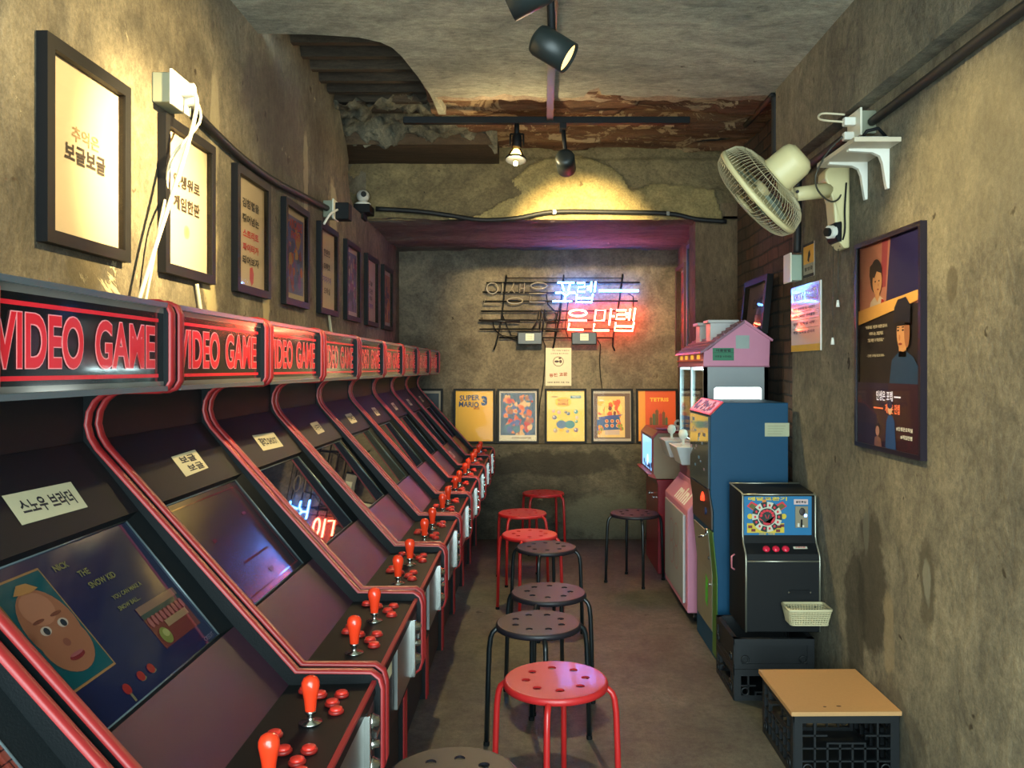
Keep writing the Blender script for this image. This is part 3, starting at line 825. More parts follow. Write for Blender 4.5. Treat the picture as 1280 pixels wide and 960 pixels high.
# row of posters standing on the ledge of the back wall
def b_cream(frac_x, frac_y, c, b, i, j):
    b.rect(-i, -j, i, j, CREAM, 0); b.rect(-i*frac_x, -j*frac_y, i*frac_x, j*frac_y, cm(c), 1)
def q_hidden(b, i, j): b_cream(.9, .9, (50, 60, 70), b, i, j)
def q_super(b, i, j):
    b.rect(-i, -j, i, j, cm((222, 172, 52), .05), 0)
    navy = cm((34, 62, 104), 0)
    b.text('SUPER', -.04, .150, .165, .046, navy, 3, .025, rot=.04); b.text('MARIO', -.045, .095, .165, .046, navy, 3, .025, rot=-.04); b.text('3', .082, .125, .05, .08, navy, 3, .06); b.text('BROS.', .02, .063, .05, .018, cm((150, 60, 40), 0), 3, .03)
def q_fight(b, i, j):
    blobs((62, 82, 104), [(196, 90, 50), (210, 120, 70), (180, 60, 50), (70, 110, 120), (200, 160, 110), (150, 90, 60), (80, 90, 140)], 12, frac=.92, n=90, rmax=.04)(b, i, j)
    b.rect(-i*.98, -j*.98, i*.98, -j*.76, cm((200, 190, 160)), 9); b.text('SUPER FIGHTER', .03, -j*.87, .16, .016, cm((110, 90, 70), 0), 10, .02)
def q_bubble(b, i, j):
    b.rect(-i, -j, i, j, cm((226, 190, 80), .06), 0); b.rect(-i*.97, j*.25, i*.97, j*.97, cm((222, 200, 120), .05), 1)
    rr = random.Random(5)
    for k in range(26):
        b.disc(rr.uniform(-.11, .11), rr.uniform(-.17, -.02), rr.uniform(.008, .028), rr.uniform(.006, .022), cm(rr.choice([(232, 170, 40), (214, 180, 60), (190, 190, 70), (238, 200, 90)])), 1+k*.02, 12)
    for x, y, r, c in ((-.10, .04, .013, (190, 150, 150)), (-.055, .03, .016, (206, 150, 140)), (.0, .032, .012, (90, 100, 100)), (.022, .02, .015, (70, 100, 130)), (.085, .035, .018, (90, 150, 150)), (-.092, -.012, .019, (110, 110, 130)), (.092, -.012, .014, (190, 170, 150)), (.088, -.045, .014, (80, 140, 110)), (.085, -.115, .019, (120, 100, 110)), (.015, -.125, .014, (140, 130, 140)), (-.085, -.12, .018, (170, 150, 120))):
        b.disc(x, y, r, r, cm(c), 3, 16); b.disc(x-r*.3, y+r*.3, r*.35, r*.35, cm((225, 215, 200)), 4, 10)
    for s in (-1, 1):
        b.disc(s*.035, -.07, .042, .034, cm((74, 130, 130) if s > 0 else (84, 110, 140)), 4, 18)
    b.disc(-.02, .115, .068, .040, cm((232, 176, 40)), 3, 24); b.disc(-.02, .115, .060, .033, cm((240, 196, 70)), 4, 24)
    b.text('PUZZLE', -.02, .128, .085, .022, cm((150, 50, 40), 0), 5, .04); b.text('BOBBLE', -.02, .100, .085, .024, cm((150, 50, 40), 0), 5, .04)
    b.rect(.04, .145, .128, .168, cm((84, 130, 140)), 3); b.text('TAITO', .085, .157, .066, .014, WHITE, 4, .03)
    b.disc(-.09, .158, .03, .007, cm((176, 140, 70)), 3)
def q_crew(b, i, j):
    b_cream(.97, .9, (104, 78, 62), b, i, j)
    b.rect(-i*.78, -j*.85, i*.68, j*.78, cm((222, 184, 110)), 2)
    rr = random.Random(9)
    for k in range(40):
        cx, cy = rr.uniform(-.10, .07), rr.uniform(-.01, .12); r = rr.uniform(.012, .03)
        b.flat([(cx+r*rr.uniform(.5, 1)*math.cos(2*PI*q/6), cy+r*rr.uniform(.6, 1.3)*math.sin(2*PI*q/6)) for q in range(6)], cm(rr.choice([(220, 120, 40), (236, 170, 60), (214, 90, 50), (240, 200, 110), (120, 60, 40)])), 3+k*.04)
    b.flat([(-.125, -.03), (.06, -.005), (.08, -.11), (-.125, -.12)], cm((52, 84, 130)), 6)
    b.flat([(-.12, -.012), (-.02, .005), (.09, .012), (.02, -.02), (-.10, -.03)], cm((70, 80, 140)), 7)
    for r_, y in enumerate((-.042, -.08)):
        for c_ in range(3): b.disc(-.045+.045*c_, y, .015, .015, cm((220, 170, 120)), 8, 14); b.disc(-.045+.045*c_, y, .009, .010, cm((190, 90, 50)), 9, 10)
    for k in range(18):
        cx, cy = rr.choice((-.1, .07))+rr.uniform(-.02, .02), rr.uniform(-.15, -.06); r = .016
        b.flat([(cx+r*rr.uniform(.5, 1)*math.cos(2*PI*q/6), cy+r*math.sin(2*PI*q/6)) for q in range(6)], cm(rr.choice([(214, 140, 40), (200, 90, 60), (130, 140, 50)])), 9+k*.04)
    b.rect(-.06, -.155, .06, -.115, cm((196, 170, 150)), 8); b.text('SNK', -.085, .128, .035, .012, WHITE, 9, .03)
def q_tetris(b, i, j):
    b.rect(-i, -j, i, j, cm((220, 150, 60), .05), 0); b.rect(-i*.62, -j, i, j, cm((208, 84, 36), .06), 1)
    b.text('TETRIS', .02, .135, .155, .032, cm((236, 178, 60), 0), 3, .05)
    d = cm((110, 78, 50)); r = cm((168, 50, 50)); g = cm((80, 96, 70))
    for x, w, h, c in ((-.05, .022, .07, d), (-.025, .024, .10, g), (.0, .026, .13, d), (.03, .024, .10, r), (.055, .024, .115, d), (.078, .02, .07, g)):
        b.rect(x-w/2, -.10, x+w/2, -.10+h, c, 3); b.disc(x, -.10+h+.006, w*.55, w*.6, c, 4, 12); b.flat([(x-.003, -.10+h+.015), (x+.003, -.10+h+.015), (x, -.10+h+.04)], c, 4)
    b.rect(-.07, -.16, .11, -.095, cm((120, 60, 44)), 4)
BG = 'framed game posters standing on the ledge of the back wall'
BL = ['framed dark poster on the ledge mostly hidden behind the last cabinet', 'framed yellow game poster with large navy lettering on the ledge',
      'framed poster with orange and blue crowded picture, right of the yellow lettering poster', 'framed yellow poster full of small round bubbles, under the paper notice',
      'framed brown bordered poster with orange figures and rows of round portraits', 'framed orange red poster with yellow lettering and a cluster of towers']
for k, (xc, f) in enumerate(((527.5, q_hidden), (593, q_super), (647.5, q_fight), (707, q_bubble), (765, q_crew), (821, q_tetris))):
    d = 6.80; X = (xc-VX)*d/F
    framed((X, d, 1.004), ((1, 0, 0), (0, .07, .997)), .345, .45, f, BL[k], BG, border=.018, depth=.018)

# big poster on the right wall
def q_drama(b, i, j):
    b.rect(-i, -j, i, j, cm((34, 30, 42)), 0)
    b.rect(-i, .125, i, j, cm((176, 120, 112)), 1)
    b.flat([(-.02, .12), (.0, .25), (.02, j), (i, j), (i, .14)], cm((28, 26, 84)), 3); b.flat([(-.06, .2), (-.02, .2), (.0, j), (-.05, j)], cm((150, 60, 80)), 2)
    sk = cm((206, 158, 120)); hr = cm((34, 26, 34), 0)
    # boy
    b.disc(-.10, .245, .052, .062, hr, 4, 24); b.disc(-.088, .225, .040, .050, sk, 5, 24); b.flat([(-.155, .255), (-.15, .285), (-.1, .305), (-.055, .285), (-.045, .25), (-.09, .262), (-.11, .24), (-.13, .245), (-.135, .20)], hr, 6)
    for s in (-1, 1): b.disc(-.085+s*.016, .226, .006, .0032, hr, 7, 10)
    b.disc(-.075, .212, .004, .006, cm((176, 120, 92)), 7, 10); b.disc(-.078, .196, .009, .003, cm((150, 70, 66)), 7, 10)
    b.rect(-.105, .15, -.07, .19, sk, 4)
    b.flat([(-.16, .118), (-.145, .155), (-.11, .172), (-.085, .15), (-.065, .172), (-.03, .155), (-.015, .118)], cm((196, 186, 182)), 5); b.flat([(-.06, .12), (-.05, .16), (-.03, .155), (-.015, .118)], cm((170, 40, 46)), 6)
    b.flat([(-i, .075), (i, .135), (i, .168), (-i, .128)], cm((216, 170, 100)), 8)
    # man with cap
    b.flat([(.02, -.14), (.04, -.06), (.12, -.02), (.20, -.05), (i, -.10), (i, -.14)], cm((36, 66, 112)), 9)
    b.disc(.125, .035, .045, .068, sk, 10, 28); b.disc(.158, .03, .02, .05, cm((160, 110, 86)), 11, 16); b.rect(.095, -.05, .15, .0, sk, 9)
    b.flat([(.06, .065), (.065, .12), (.09, .145), (.15, .15), (.185, .12), (.18, .06), (.12, .075)], cm((24, 26, 52)), 12); b.rect(.065, .055, .175, .078, hr, 11)
    for s in (-1, 1): b.disc(.112+s*.018, .040, .008, .0032, hr, 12, 10); b.disc(.112+s*.018, .050, .011, .002, hr, 12, 8)
    b.disc(.105, .015, .005, .011, cm((180, 124, 96)), 12, 10); b.disc(.11, -.006, .015, .004, cm((140, 66, 62)), 12, 12)
    for t, x, y, w in (('“보글보글, 가진게 이것뿐 없어서.', -.085, .062, .19), ('어머니는 고맙게도', -.085, .038, .12), ('그걸 매번 사 주셨지요.”', -.09, .014, .14)):
        b.text(t, x, y, w, .013, WHITE, 12, .03)
    b.text('- 인생은 오락실 광고의 대사 -', -.09, -.042, .155, .010, WHITE, 12, .02)
    b.rect(-i, -j, i, -.14, cm((44, 34, 74)), 13); b.rect(.02, -j, i, -.14, cm((58, 36, 60)), 14); b.rect(-i, -.29, -.04, -.16, cm((50, 38, 70)), 14)
    lw = mat((210, 214, 235), .5, var=0, emit=.25); lr = mat((236, 120, 84), .5, var=0, emit=.25)
    b.text('인생은 포렙', -.01, -.185, .135, .035, lw, 16, .02); b.rect(.068, -.189, .12, -.184, lw, 16)
    b.text('게임은 만렙', .055, -.228, .115, .034, lr, 16, .02); b.rect(-.10, -.232, -.02, -.227, lr, 16)
    b.flat([(.0, -j), (.01, -.27), (.03, -.25), (.055, -.25), (.075, -.27), (.085, -j)], cm((24, 58, 104)), 17); b.disc(.04, -.225, .018, .024, sk, 18, 16); b.disc(.04, -.212, .02, .016, cm((24, 30, 60)), 19, 16)
    b.disc(-.065, -.305, .022, .022, hr, 17, 16); b.disc(-.063, -.312, .016, .018, cm((150, 108, 96)), 18, 16); b.flat([(-.095, -j), (-.09, -.335), (-.063, -.33), (-.04, -.338), (-.03, -j)], cm((120, 90, 104)), 16)
    b.text('#인생은오락실', .15, -.292, .12, .014, WHITE, 18, .02); b.text('#게임만렙', .165, -.318, .085, .014, WHITE, 18, .02)
framed((XR, (3.156+2.617)/2, 1.487), RIGHT_UV, .54, .765, q_drama, 'tall dark framed film style poster with a boy above and a man in a cap', None, border=.016, depth=.022, fm=mat((26, 20, 32), .3, var=.05))

# frame hanging on the brick wall above the pink machine, alcove posters on the right inner wall
framed((XB-.05, 4.80, 1.755), ((0, -1, 0), (.10, 0, .99)), .50, .33, lambda b, i, j: (b.rect(-i, -j, i, j, cm((120, 104, 130)), 0), b.text('GAME', 0, .02, .2, .06, cm((70, 60, 90), 0), 2, .02)), 'dark framed notice leaning out from the brick wall behind the pink machine', None, border=.035, depth=.035)
b4 = blobs((150, 60, 60), [(180, 80, 60), (120, 50, 90), (90, 60, 120)], 22, frac=.95)
framed((1.20, 6.50, 1.86), RIGHT_UV, .40, .70, b4, 'red poster seen edge-on at the right end of the back wall, farther one', 'posters on the inner right wall', border=.03, depth=.05, fm=mat((60, 26, 34), .5))
framed((1.20, 5.98, 1.92), RIGHT_UV, .46, .80, blobs((60, 80, 150), [(80, 110, 180), (170, 150, 150)], 23, frac=.95), 'blue edged poster seen edge-on beside the pink lit pier', 'posters on the inner right wall', border=.03, depth=.05, fm=mat((30, 60, 110), .4))

# CCTV notice, small orange sticker, paper on the back wall
def sheet(name, o, uv, w, h, content, label, cat, thick=.004, m=None):
    M = frame_at(o, *uv); t = thing(name, o, label, cat)
    b = MB(M); b.box((-w/2, -h/2, .0), (w/2, h/2, thick), m or WHITE); b.build('board', t)
    b = MB(M @ Matrix.Translation((0, 0, thick))); content(b, w/2, h/2); b.build('print', t, recalc=False)
    return t
def c_cctv(b, i, j):
    O = mat((214, 196, 160), .30, var=.03, coat=1., spec=.9); 
    b.rect(-i, -j, i, j, O, 1); b.rect(-i, -j, i, -j*.80, cm((214, 172, 50)), 2)
    b.rect(-i*.9, j*.46, i*.9, j*.90, mat((150, 40, 120), .3, var=.03, coat=1., spec=.9), 2); b.text('CCTV 작동중', 0, j*.68, i*1.6, .048, WHITE, 3, .02)
    for k, (y, t) in enumerate(((.30, '목적  범죄예방 및 시설관리'), (.08, '시간  24시간 연속촬영'), (-.16, '범위  오락실 내부'), (-.42, '책임  오락실 관리자'))):
        b.rect(-i*.92, j*(y+.12)-.0006, i*.92, j*(y+.12)+.0006, INK, 2); b.text(t, -i*.08, j*y, i*1.5, .014, cm((80, 50, 70), 0), 3, .02)
sheet('notice_sign', (XR, 3.775, 1.63), RIGHT_UV, .40, .305, c_cctv, 'glossy notice board on the right wall lit pink and violet, ruled lines of text', 'notice', .006)
def c_st(b, i, j):
    b.rect(-i, -j*.2, i, j, cm((214, 158, 60)), 1); b.rect(-i, -j, i, -j*.2, cm((150, 146, 130)), 1); b.rect(-i, -j, i, -j*.82, INK, 2); b.rect(-i, j*.85, i, j, INK, 2)
    b.flat([(-.012, .0), (.0, .035), (.018, .045), (.028, .02), (.012, .005), (.008, -.012)], INK, 3); b.text('촬영중', 0, -j*.5, i*1.5, .018, INK, 2, .02)
sheet('warning_sticker', (XR, 3.74, 1.89), RIGHT_UV, .145, .155, c_st, 'small orange and grey sticker above the pink lit notice', 'sticker', .001)
def c_pap(b, i, j):
    b.rect(-i, -j, i, j, cm((222, 210, 180)), 1)
    b.text('1인 1게임 이용안내', .02, j*.86, i*1.3, .012, INK, 2, .01); b.text('오락실을 즐겨주세요', .01, j*.70, i*1.4, .009, INK, 2, .01)
    b.disc(0, j*.28, .045, .042, cm((120, 96, 84)), 2, 24, inner=.86); b.disc(-.014, j*.28, .02, .010, cm((70, 50, 50)), 3, 12); b.disc(.018, j*.28, .012, .014, cm((90, 60, 50)), 3, 12); b.disc(.012, j*.45, .012, .007, cm((90, 60, 50)), 3, 12)
    b.text('동전 교환', 0, -j*.42, i*1.4, .032, cm((170, 96, 64), 0), 2, .04, rot=.08); b.text('500원 동전만 사용 가능', 0, -j*.82, i*1.7, .013, INK, 2, .02)
sheet('paper_sign', tuple(P(698, 458.5, 6.855)), BACK_UV, .215, .315, c_pap, 'cream paper notice with round drawing pinned under the neon sign', 'notice', .001)
# ------------------------------------------------------------------ pink crane machine
PINK = mat((204, 132, 158), .5, var=.05); DPINK = mat((150, 92, 110), .5, var=.08); GREY = mat((150, 156, 158), .5, var=.05); LGREY = mat((190, 190, 188), .45, var=.05)
ROOF = mat((132, 92, 110), .5, var=.15, scale=40)
ya, yb = 4.50, 5.26
t = thing('crane_machine', (1.10, (ya+yb)/2, 0), 'pink house shaped crane game machine with gabled roof and glowing white window', 'crane machine')
b = MB(); b.prism([(.84, .06), (1.28, .06), (1.28, .74), (.93, .74), (.92, .715), (.84, .62)], ya, yb, PINK, 'y'); b.build('lower_body', t, bevel=.006)
b = MB(); b.box((.832, ya+.06, .10), (.842, yb-.04, .585), GREY); dr = b.build('front_door', t, bevel=.004)
b = MB(); b.box((.826, ya+.055, .10), (.834, ya+.07, .585), LGREY); b.build('door_edge', dr)
b = MB(frame_at((.831, (ya+yb)/2, .34), (0, -1, 0), (0, 0, 1)))
for k in range(4): b.disc((-.08, .08, -.08, .08)[k], (.09, .09, -.04, -.04)[k], .075, .07, mat((160, 128, 130), .5), 1, 24, inner=.85)
b.build('door_emblem', dr, recalc=False)
b = MB(frame_at(Vector((.878, 4.80, .664)), (0, -1, 0), Vector((.08, 0, .095)))); b.text('mini', 0, 0, .34, .095, mat((240, 240, 236), .6, var=0), 2, .05); b.build('lettering', t, recalc=False)
b = MB(); b.box((.93, ya+.02, .74), (1.28, yb-.02, .96), DPINK); b.build('middle_body', t, bevel=.004)
b = MB(); b.box((.915, 4.72, .80), (.93, 4.90, .92), mat((110, 108, 112), .4)); b.box((.905, 4.74, .80), (.918, 4.76, .90), WHITE); b.build('prize_flap', t)
TRAY = mat((196, 198, 196), .45, var=.05)
for k, (y0, y1) in enumerate(((4.53, 4.80), (4.93, 5.18))):
    b = MB()
    lo = [(.82, y0+.03, .862), (.95, y0+.03, .862), (.95, y1-.03, .862), (.82, y1-.03, .862)]; hi = [(.785, y0, .965), (.95, y0, .965), (.95, y1, .965), (.785, y1, .965)]
    b.add(lo+hi, [(0, 3, 2, 1), (4, 5, 6, 7), (0, 1, 5, 4), (1, 2, 6, 5), (2, 3, 7, 6), (3, 0, 4, 7)], TRAY); tr = b.build('control_tray', t, bevel=.005)
    b = MB(Matrix.Translation((.85, (y0+y1)/2+.02, .965))); b.lathe([(.018, 0), (.008, .008), (.008, .03), (.022, .04), (.027, .058), (.022, .078), (.010, .086), (0, .087)], WHITE, 18); b.build('joystick_knob', tr)
# glass cabinet section with lit interior
b = MB(); 
for y in (ya+.012, (ya+yb)/2, yb-.012): b.box((.93, y-.012, .96), (.95, y+.012, 1.42), GREY)
b.box((.93, ya, .955), (1.28, yb, .975), GREY); b.box((1.26, ya, .96), (1.28, yb, 1.42), GREY); b.box((.93, yb-.012, .96), (1.28, yb, 1.42), GREY)
b.prism([(.93, .96), (1.28, .96), (1.28, 1.42), (.93, 1.42)], ya, ya+.012, GREY, 'y', holes=[[(.985+.0, 1.13), (1.235, 1.13), (1.245, 1.14), (1.245, 1.285), (1.235, 1.295), (.995, 1.295), (.985, 1.285)]])
b.build('glass_case_frame', t)
b = MB(); b.box((.985, ya+.002, 1.13), (1.245, ya+.008, 1.295), mat((230, 240, 240), .4, emit=1.9, ec=(236, 252, 250))); b.build('side_window', t)
b = MB(frame_at((1.115, ya, 1.21), (1, 0, 0), (0, 0, 1))); b.disc(-.045, -.01, .008, .008, INK, 1, 10); b.disc(.035, -.018, .006, .008, mat((70, 80, 80), .5), 1, 10); b.box((.10, -.05, 0), (.13, -.04, .004), BLKPL); b.build('window_sticker', t, recalc=False)
for y0, y1 in ((ya+.03, (ya+yb)/2-.02), ((ya+yb)/2+.02, yb-.03)):
    b = MB(); b.box((.934, y0, .98), (.938, y1, 1.39), glassmat(.05, (.86, .96, .95))); b.build('glass_pane', t)
b = MB(); b.box((1.0, ya+.05, 1.385), (1.2, yb-.05, 1.395), mat((220, 240, 240), .5, emit=22., ec=(210, 245, 245))); b.build('interior_light', t)
b = MB(); b.box((1.245, ya+.02, .98), (1.25, yb-.02, 1.38), mat((214, 232, 232), .6)); b.build('interior_back', t)
for k in range(7):
    b = MB(Matrix.Translation((1.02+.03*(k % 3), ya+.12+.085*k, .975))); r = .032
    b.lathe([(0, 0), (r*.8, .006), (r, .03), (r*.8, .05), (r*.5, .06), (r*.7, .075), (r*.6, .10), (0, .112)], mat([(120, 170, 170), (60, 110, 120), (200, 200, 190), (90, 150, 150)][k % 4], .6), 12)
    b.build('plush_toy', t)
# gabled roof body
b = MB(); b.prism([(.925, 1.41), (1.285, 1.41), (1.29, 1.555), (1.15, 1.655), (.955, 1.50), (.93, 1.49)], ya-.004, yb+.004, PINK, 'y'); b.build('house_front', t)
b = MB(); b.prism([(.905, 1.478), (.912, 1.49), (1.15, 1.662), (1.15, 1.645), (.925, 1.485)], ya-.015, yb+.015, ROOF, 'y')
n = 12
for k in range(9):
    f = k/9; x = .915+.22*f; z = 1.488+.165*f; b.box((x, ya-.012, z+.0), (x+.004, yb+.012, z+.010), ROOF)
b.prism([(1.15, 1.662), (1.305, 1.555), (1.30, 1.545), (1.15, 1.645)], ya-.015, yb+.015, PINK, 'y'); b.build('roof', t)
b = MB(); b.box((.918, ya-.006, 1.405), (1.288, yb+.006, 1.412), DPINK); b.box((.915, ya, 1.438), (.926, yb, 1.446), mat((220, 110, 70), .5)); b.build('trim_band', t)
for y in (4.72, 5.02):
    b = MB(); b.box((1.0, y-.06, 1.50), (1.14, y+.06, 1.655), LGREY); b.box((.985, y-.072, 1.655), (1.16, y+.072, 1.672), LGREY); b.build('dormer', t, bevel=.003)
for y in (4.62, 4.80, 4.98, 5.14):
    b = MB(frame_at((.924, y, 1.455), (0, -1, 0), (0, 0, 1))); 
    for q in (-.022, .022): b.rect(q-.014, -.006, q+.014, .018, mat((240, 190, 60), .5, emit=.6), 2)
    b.build('small_window', t, recalc=False)
b = MB(frame_at((1.035, ya-.004, 1.475), (1, 0, 0), (0, 0, 1))); b.rect(-.058, -.034, .058, .034, mat((38, 118, 84), .5), 1); b.rect(-.058, .008, .058, .0095, INK, 2); b.text('이용방법', 0, .021, .08, .016, INK, 3, .03); b.text('버튼을 누르세요', 0, -.012, .09, .012, INK, 3, .01)
b.build('instruction_plate', t, recalc=False)
b = MB(frame_at((1.14, ya-.004, 1.542), (1, 0, 0), (0, 0, 1))); b.rect(-.037, -.036, .037, .036, mat((158, 170, 164), .6), 1); b.build('gable_window', t, recalc=False)
for x in (.90, 1.2):
    for y in (ya+.06, yb-.06):
        b = MB(); b.cyl((x-.012, y, .028), (x+.012, y, .028), .027, BLKPL, 16); b.box((x-.018, y-.018, .045), (x+.018, y+.018, .062), CHROME); b.box((x-.016, y-.004, .02), (x-.013, y+.004, .05), CHROME); b.build('caster', t)

# ------------------------------------------------------------------ blue machine
BLUE = mat((0, 64, 96), .5, var=.08, scale=20, spec=.3); GRN = mat((70, 110, 40), .5, var=.15)
y0, y1 = 3.90, 4.40
t = thing('prize_machine', (1.03, 4.15, 0), 'tall blue slim game machine with red edged picture panel on its slanted top', 'game machine')
b = MB(); b.prism([(.872, 0), (1.205, 0), (1.205, 1.235), (.90, 1.235), (.838, 1.175), (.838, .80), (.852, .72), (.852, .60), (.872, .40)], y0, y1, BLUE, 'y'); b.build('body', t, bevel=.003)
n_ = Vector((-.06, 0, .062)).normalized()
b = MB(frame_at(Vector((.869, (y0+y1)/2, 1.205)), (0, -1, 0), Vector((.062, 0, .060))) ); b.box((-.245, -.045, .001), (.245, .045, .008), mat((206, 40, 40), .35))
M_ = Matrix.Translation((0, 0, .008)); b.rect(-.225, -.036, .225, .036, mat((196, 170, 170), .5, emit=.15), 1, M_)
rr = random.Random(3)
for k in range(60):
    x_, y_ = rr.uniform(-.2, .2), rr.uniform(-.026, .026); r = rr.uniform(.012, .03)
    b.disc(x_, y_, r, min(r, .012), mat(rr.choice([(150, 30, 30), (60, 50, 110), (210, 205, 200), (90, 30, 40), (40, 70, 110)]), .5), 2+k*.05, 9, M=M_)
b.build('header_picture', t, bevel=0)
b = MB(); b.box((.832, y0+.03, .825), (.84, y1-.02, 1.165), mat((60, 74, 84), .08, var=.3, scale=18, coat=1.)); 
for k in range(16):
    yy = y0+.05+rr.uniform(0, .4); zz = .88+rr.uniform(0, .27); b.box((.8305, yy, zz), (.8325, yy+rr.uniform(.01, .05), zz+rr.uniform(.006, .02)), mat(rr.choice([(60, 100, 130), (150, 170, 180), (110, 80, 90), (40, 60, 100)]), .3))
b.build('display_window', t)
b = MB(); b.prism([(.833, .815), (.838, .815), (.852, .72), (.852, .63), (.846, .63), (.845, .715)], y0+.02, y1-.02, mat((70, 58, 50), .5), 'y'); b.build('coin_panel', t)
b = MB(); b.cyl((.845, y0+.17, .765), (.83, y0+.17, .768), .022, mat((240, 60, 40), .3, emit=1.2, ec=(255, 60, 30)), 16); b.build('lit_button', t)
b = MB(); b.cyl((.848, y0+.14, .70), (.838, y0+.14, .70), .018, mat((30, 50, 90), .3), 14); b.build('button', t)
b = MB(); b.prism([(.846, .60), (.8515, .60), (.8715, .40), (.8715, .12), (.866, .12), (.866, .40)], y0+.10, y1-.04, mat((126, 122, 104), .5, var=.1), 'y'); d_ = b.build('cash_door', t)
b = MB(); b.prism([(.847, .62), (.8520, .62), (.8722, .40), (.8722, .02), (.868, .02), (.868, .40)], y0+.005, y0+.10, GRN, 'y'); b.build('green_strip', t)
b = MB(); b.tube([(.848, y0+.12, .59), (.82, y0+.10, .585), (.81, y0+.13, .575), (.83, y0+.18, .57)], .006, CHROME, 8); b.lathe([(.02, 0), (.018, .01), (.008, .014)], CHROME, 16, Matrix.Translation((.85, y0+.12, .60)) @ Matrix.Rotation(-PI/2, 4, 'Y')); b.build('door_handle', d_)
for z in (.47, .34): 
    b = MB(); b.cyl((.866, y0+.14, z), (.856, y0+.14, z), .010, CHROME, 12); b.build('lock', d_)
b = MB(frame_at((.8655, y0+.22, .30), (0, -1, 0), (0, 0, 1))); b.flat([(-.03, -.07), (.02, -.09), (.035, .05), (-.02, .07)], mat((80, 190, 50), .5), 1); b.build('green_sticker', t, recalc=False)
b = MB(frame_at((1.152, y0, 1.108), (1, 0, 0), (0, 0, 1)))
b.rect(-.058, -.032, .058, .032, mat((170, 172, 140), .7), 1)
for k in range(4): b.rect(-.045, .016-.012*k, .04-.006*k, .0175-.012*k, mat((120, 120, 100), .7), 2)
b.build('paper_sticker', t, recalc=False)

# ------------------------------------------------------------------ crates
CR = mat((14, 19, 23), .5, var=.15, scale=30, bump=.1)
def crate(x0, y0, z0, w, d, h, label, solid=0., rz=0., sq=8):
    t = thing('plastic_crate', (x0+w/2, y0+d/2, z0), label, 'crate', 'black plastic crates along the right wall')
    b = MB(Matrix.Translation((x0, y0, z0))); T = .012
    b.box((0, 0, 0), (w, d, .008), CR); 
    for (a, c) in (((0, 0), 0), ((0, 0), 1), ((0, d-T), 0), ((w-T, 0), 1)):
        L = w if c == 0 else d
        def bx(u0, u1, z_0, z_1, e=0.):
            if c == 0: b.box((a[0]+u0, a[1]-e, z_0), (a[0]+u1, a[1]+T+e, z_1), CR)
            else: b.box((a[0]-e, a[1]+u0, z_0), (a[0]+T+e, a[1]+u1, z_1), CR)
        bx(0, L, 0, .022, .002); bx(0, L, h-.028, h, .004); bx(0, .028, .0, h, .003); bx(L-.028, L, 0, h, .003)
        if solid > 0: bx(.02, L-.02, h*(1-solid), h-.02, -.002)
        top = h*(1-solid) if solid > 0 else h-.028
        n = sq; st = (L-.056)/n
        for k in range(1, n):
            u = .028+st*k
            hi_ = top if not (solid == 0 and 2 <= k <= n-2) else h-.095
            bx(u-.0035, u+.0035, .02, hi_, .001)
        m_ = max(2, int((top-.02)/.036)); 
        for k in range(1, m_):
            z_ = .02+(top-.02)*k/m_
            if solid == 0 and z_ > h-.095:
                bx(.02, .028+st*2, z_-.003, z_+.003, .001); bx(L-.028-st*2, L-.02, z_-.003, z_+.003, .001)
            else: bx(.02, L-.02, z_-.003, z_+.003, .001)
        if solid == 0: bx(.028+st*2, L-.028-st*2, h-.10, h-.094, .002)
        for u in (.045, L-.045):     # round bosses low on each side
            zc = .040
            if c == 0: cen = Vector((a[0]+u, a[1]+(-.004 if a[1] == 0 else T+.004), zc)); ax = Vector((0, 1, 0))
            else: cen = Vector((a[0]+(-.004 if a[0] == 0 else T+.004), a[1]+u, zc)); ax = Vector((1, 0, 0))
            ring = []
            for q in range(16):
                an = 2*PI*q/16; ring.append(cen+(Vector((math.cos(an), 0, math.sin(an))) if c == 0 else Vector((0, math.cos(an), math.sin(an))))*.015)
            b.tube(ring, .0035, CR, 6, closed=True)
    b.build('crate_body', t)
    return t
crate(.845, 3.47, 0, .335, .33, .132, 'black plastic crate on the floor under the medal machine, lower of the two', 0, sq=9)
crate(.845, 3.47, .133, .335, .33, .127, 'black crate with solid sides, directly under the medal machine', .96)
crate(.885, 2.80, 0, .355, .375, .222, 'black lattice crate on the floor carrying the tan wooden board', 0, sq=7)
b = MB(); b.prism([(.872, 2.785), (1.247, 2.79), (1.243, 3.185), (.868, 3.18)], .2225, .2365, mat((186, 142, 92), .6, var=.1, scale=120, bump=.05), 'z')
b.disc(1.0, 2.83, .006, .005, mat((90, 60, 40), .8), 0, 10, M=Matrix.Translation((0, 0, .2367)))
b.disc(1.05, 2.835, .009, .006, mat((90, 60, 40), .8), 0, 10, M=Matrix.Translation((0, 0, .2367)))
o = b.build('wooden_board', None, base=True); tag(o, 'tan flat wooden board lying on the front crate', 'board')

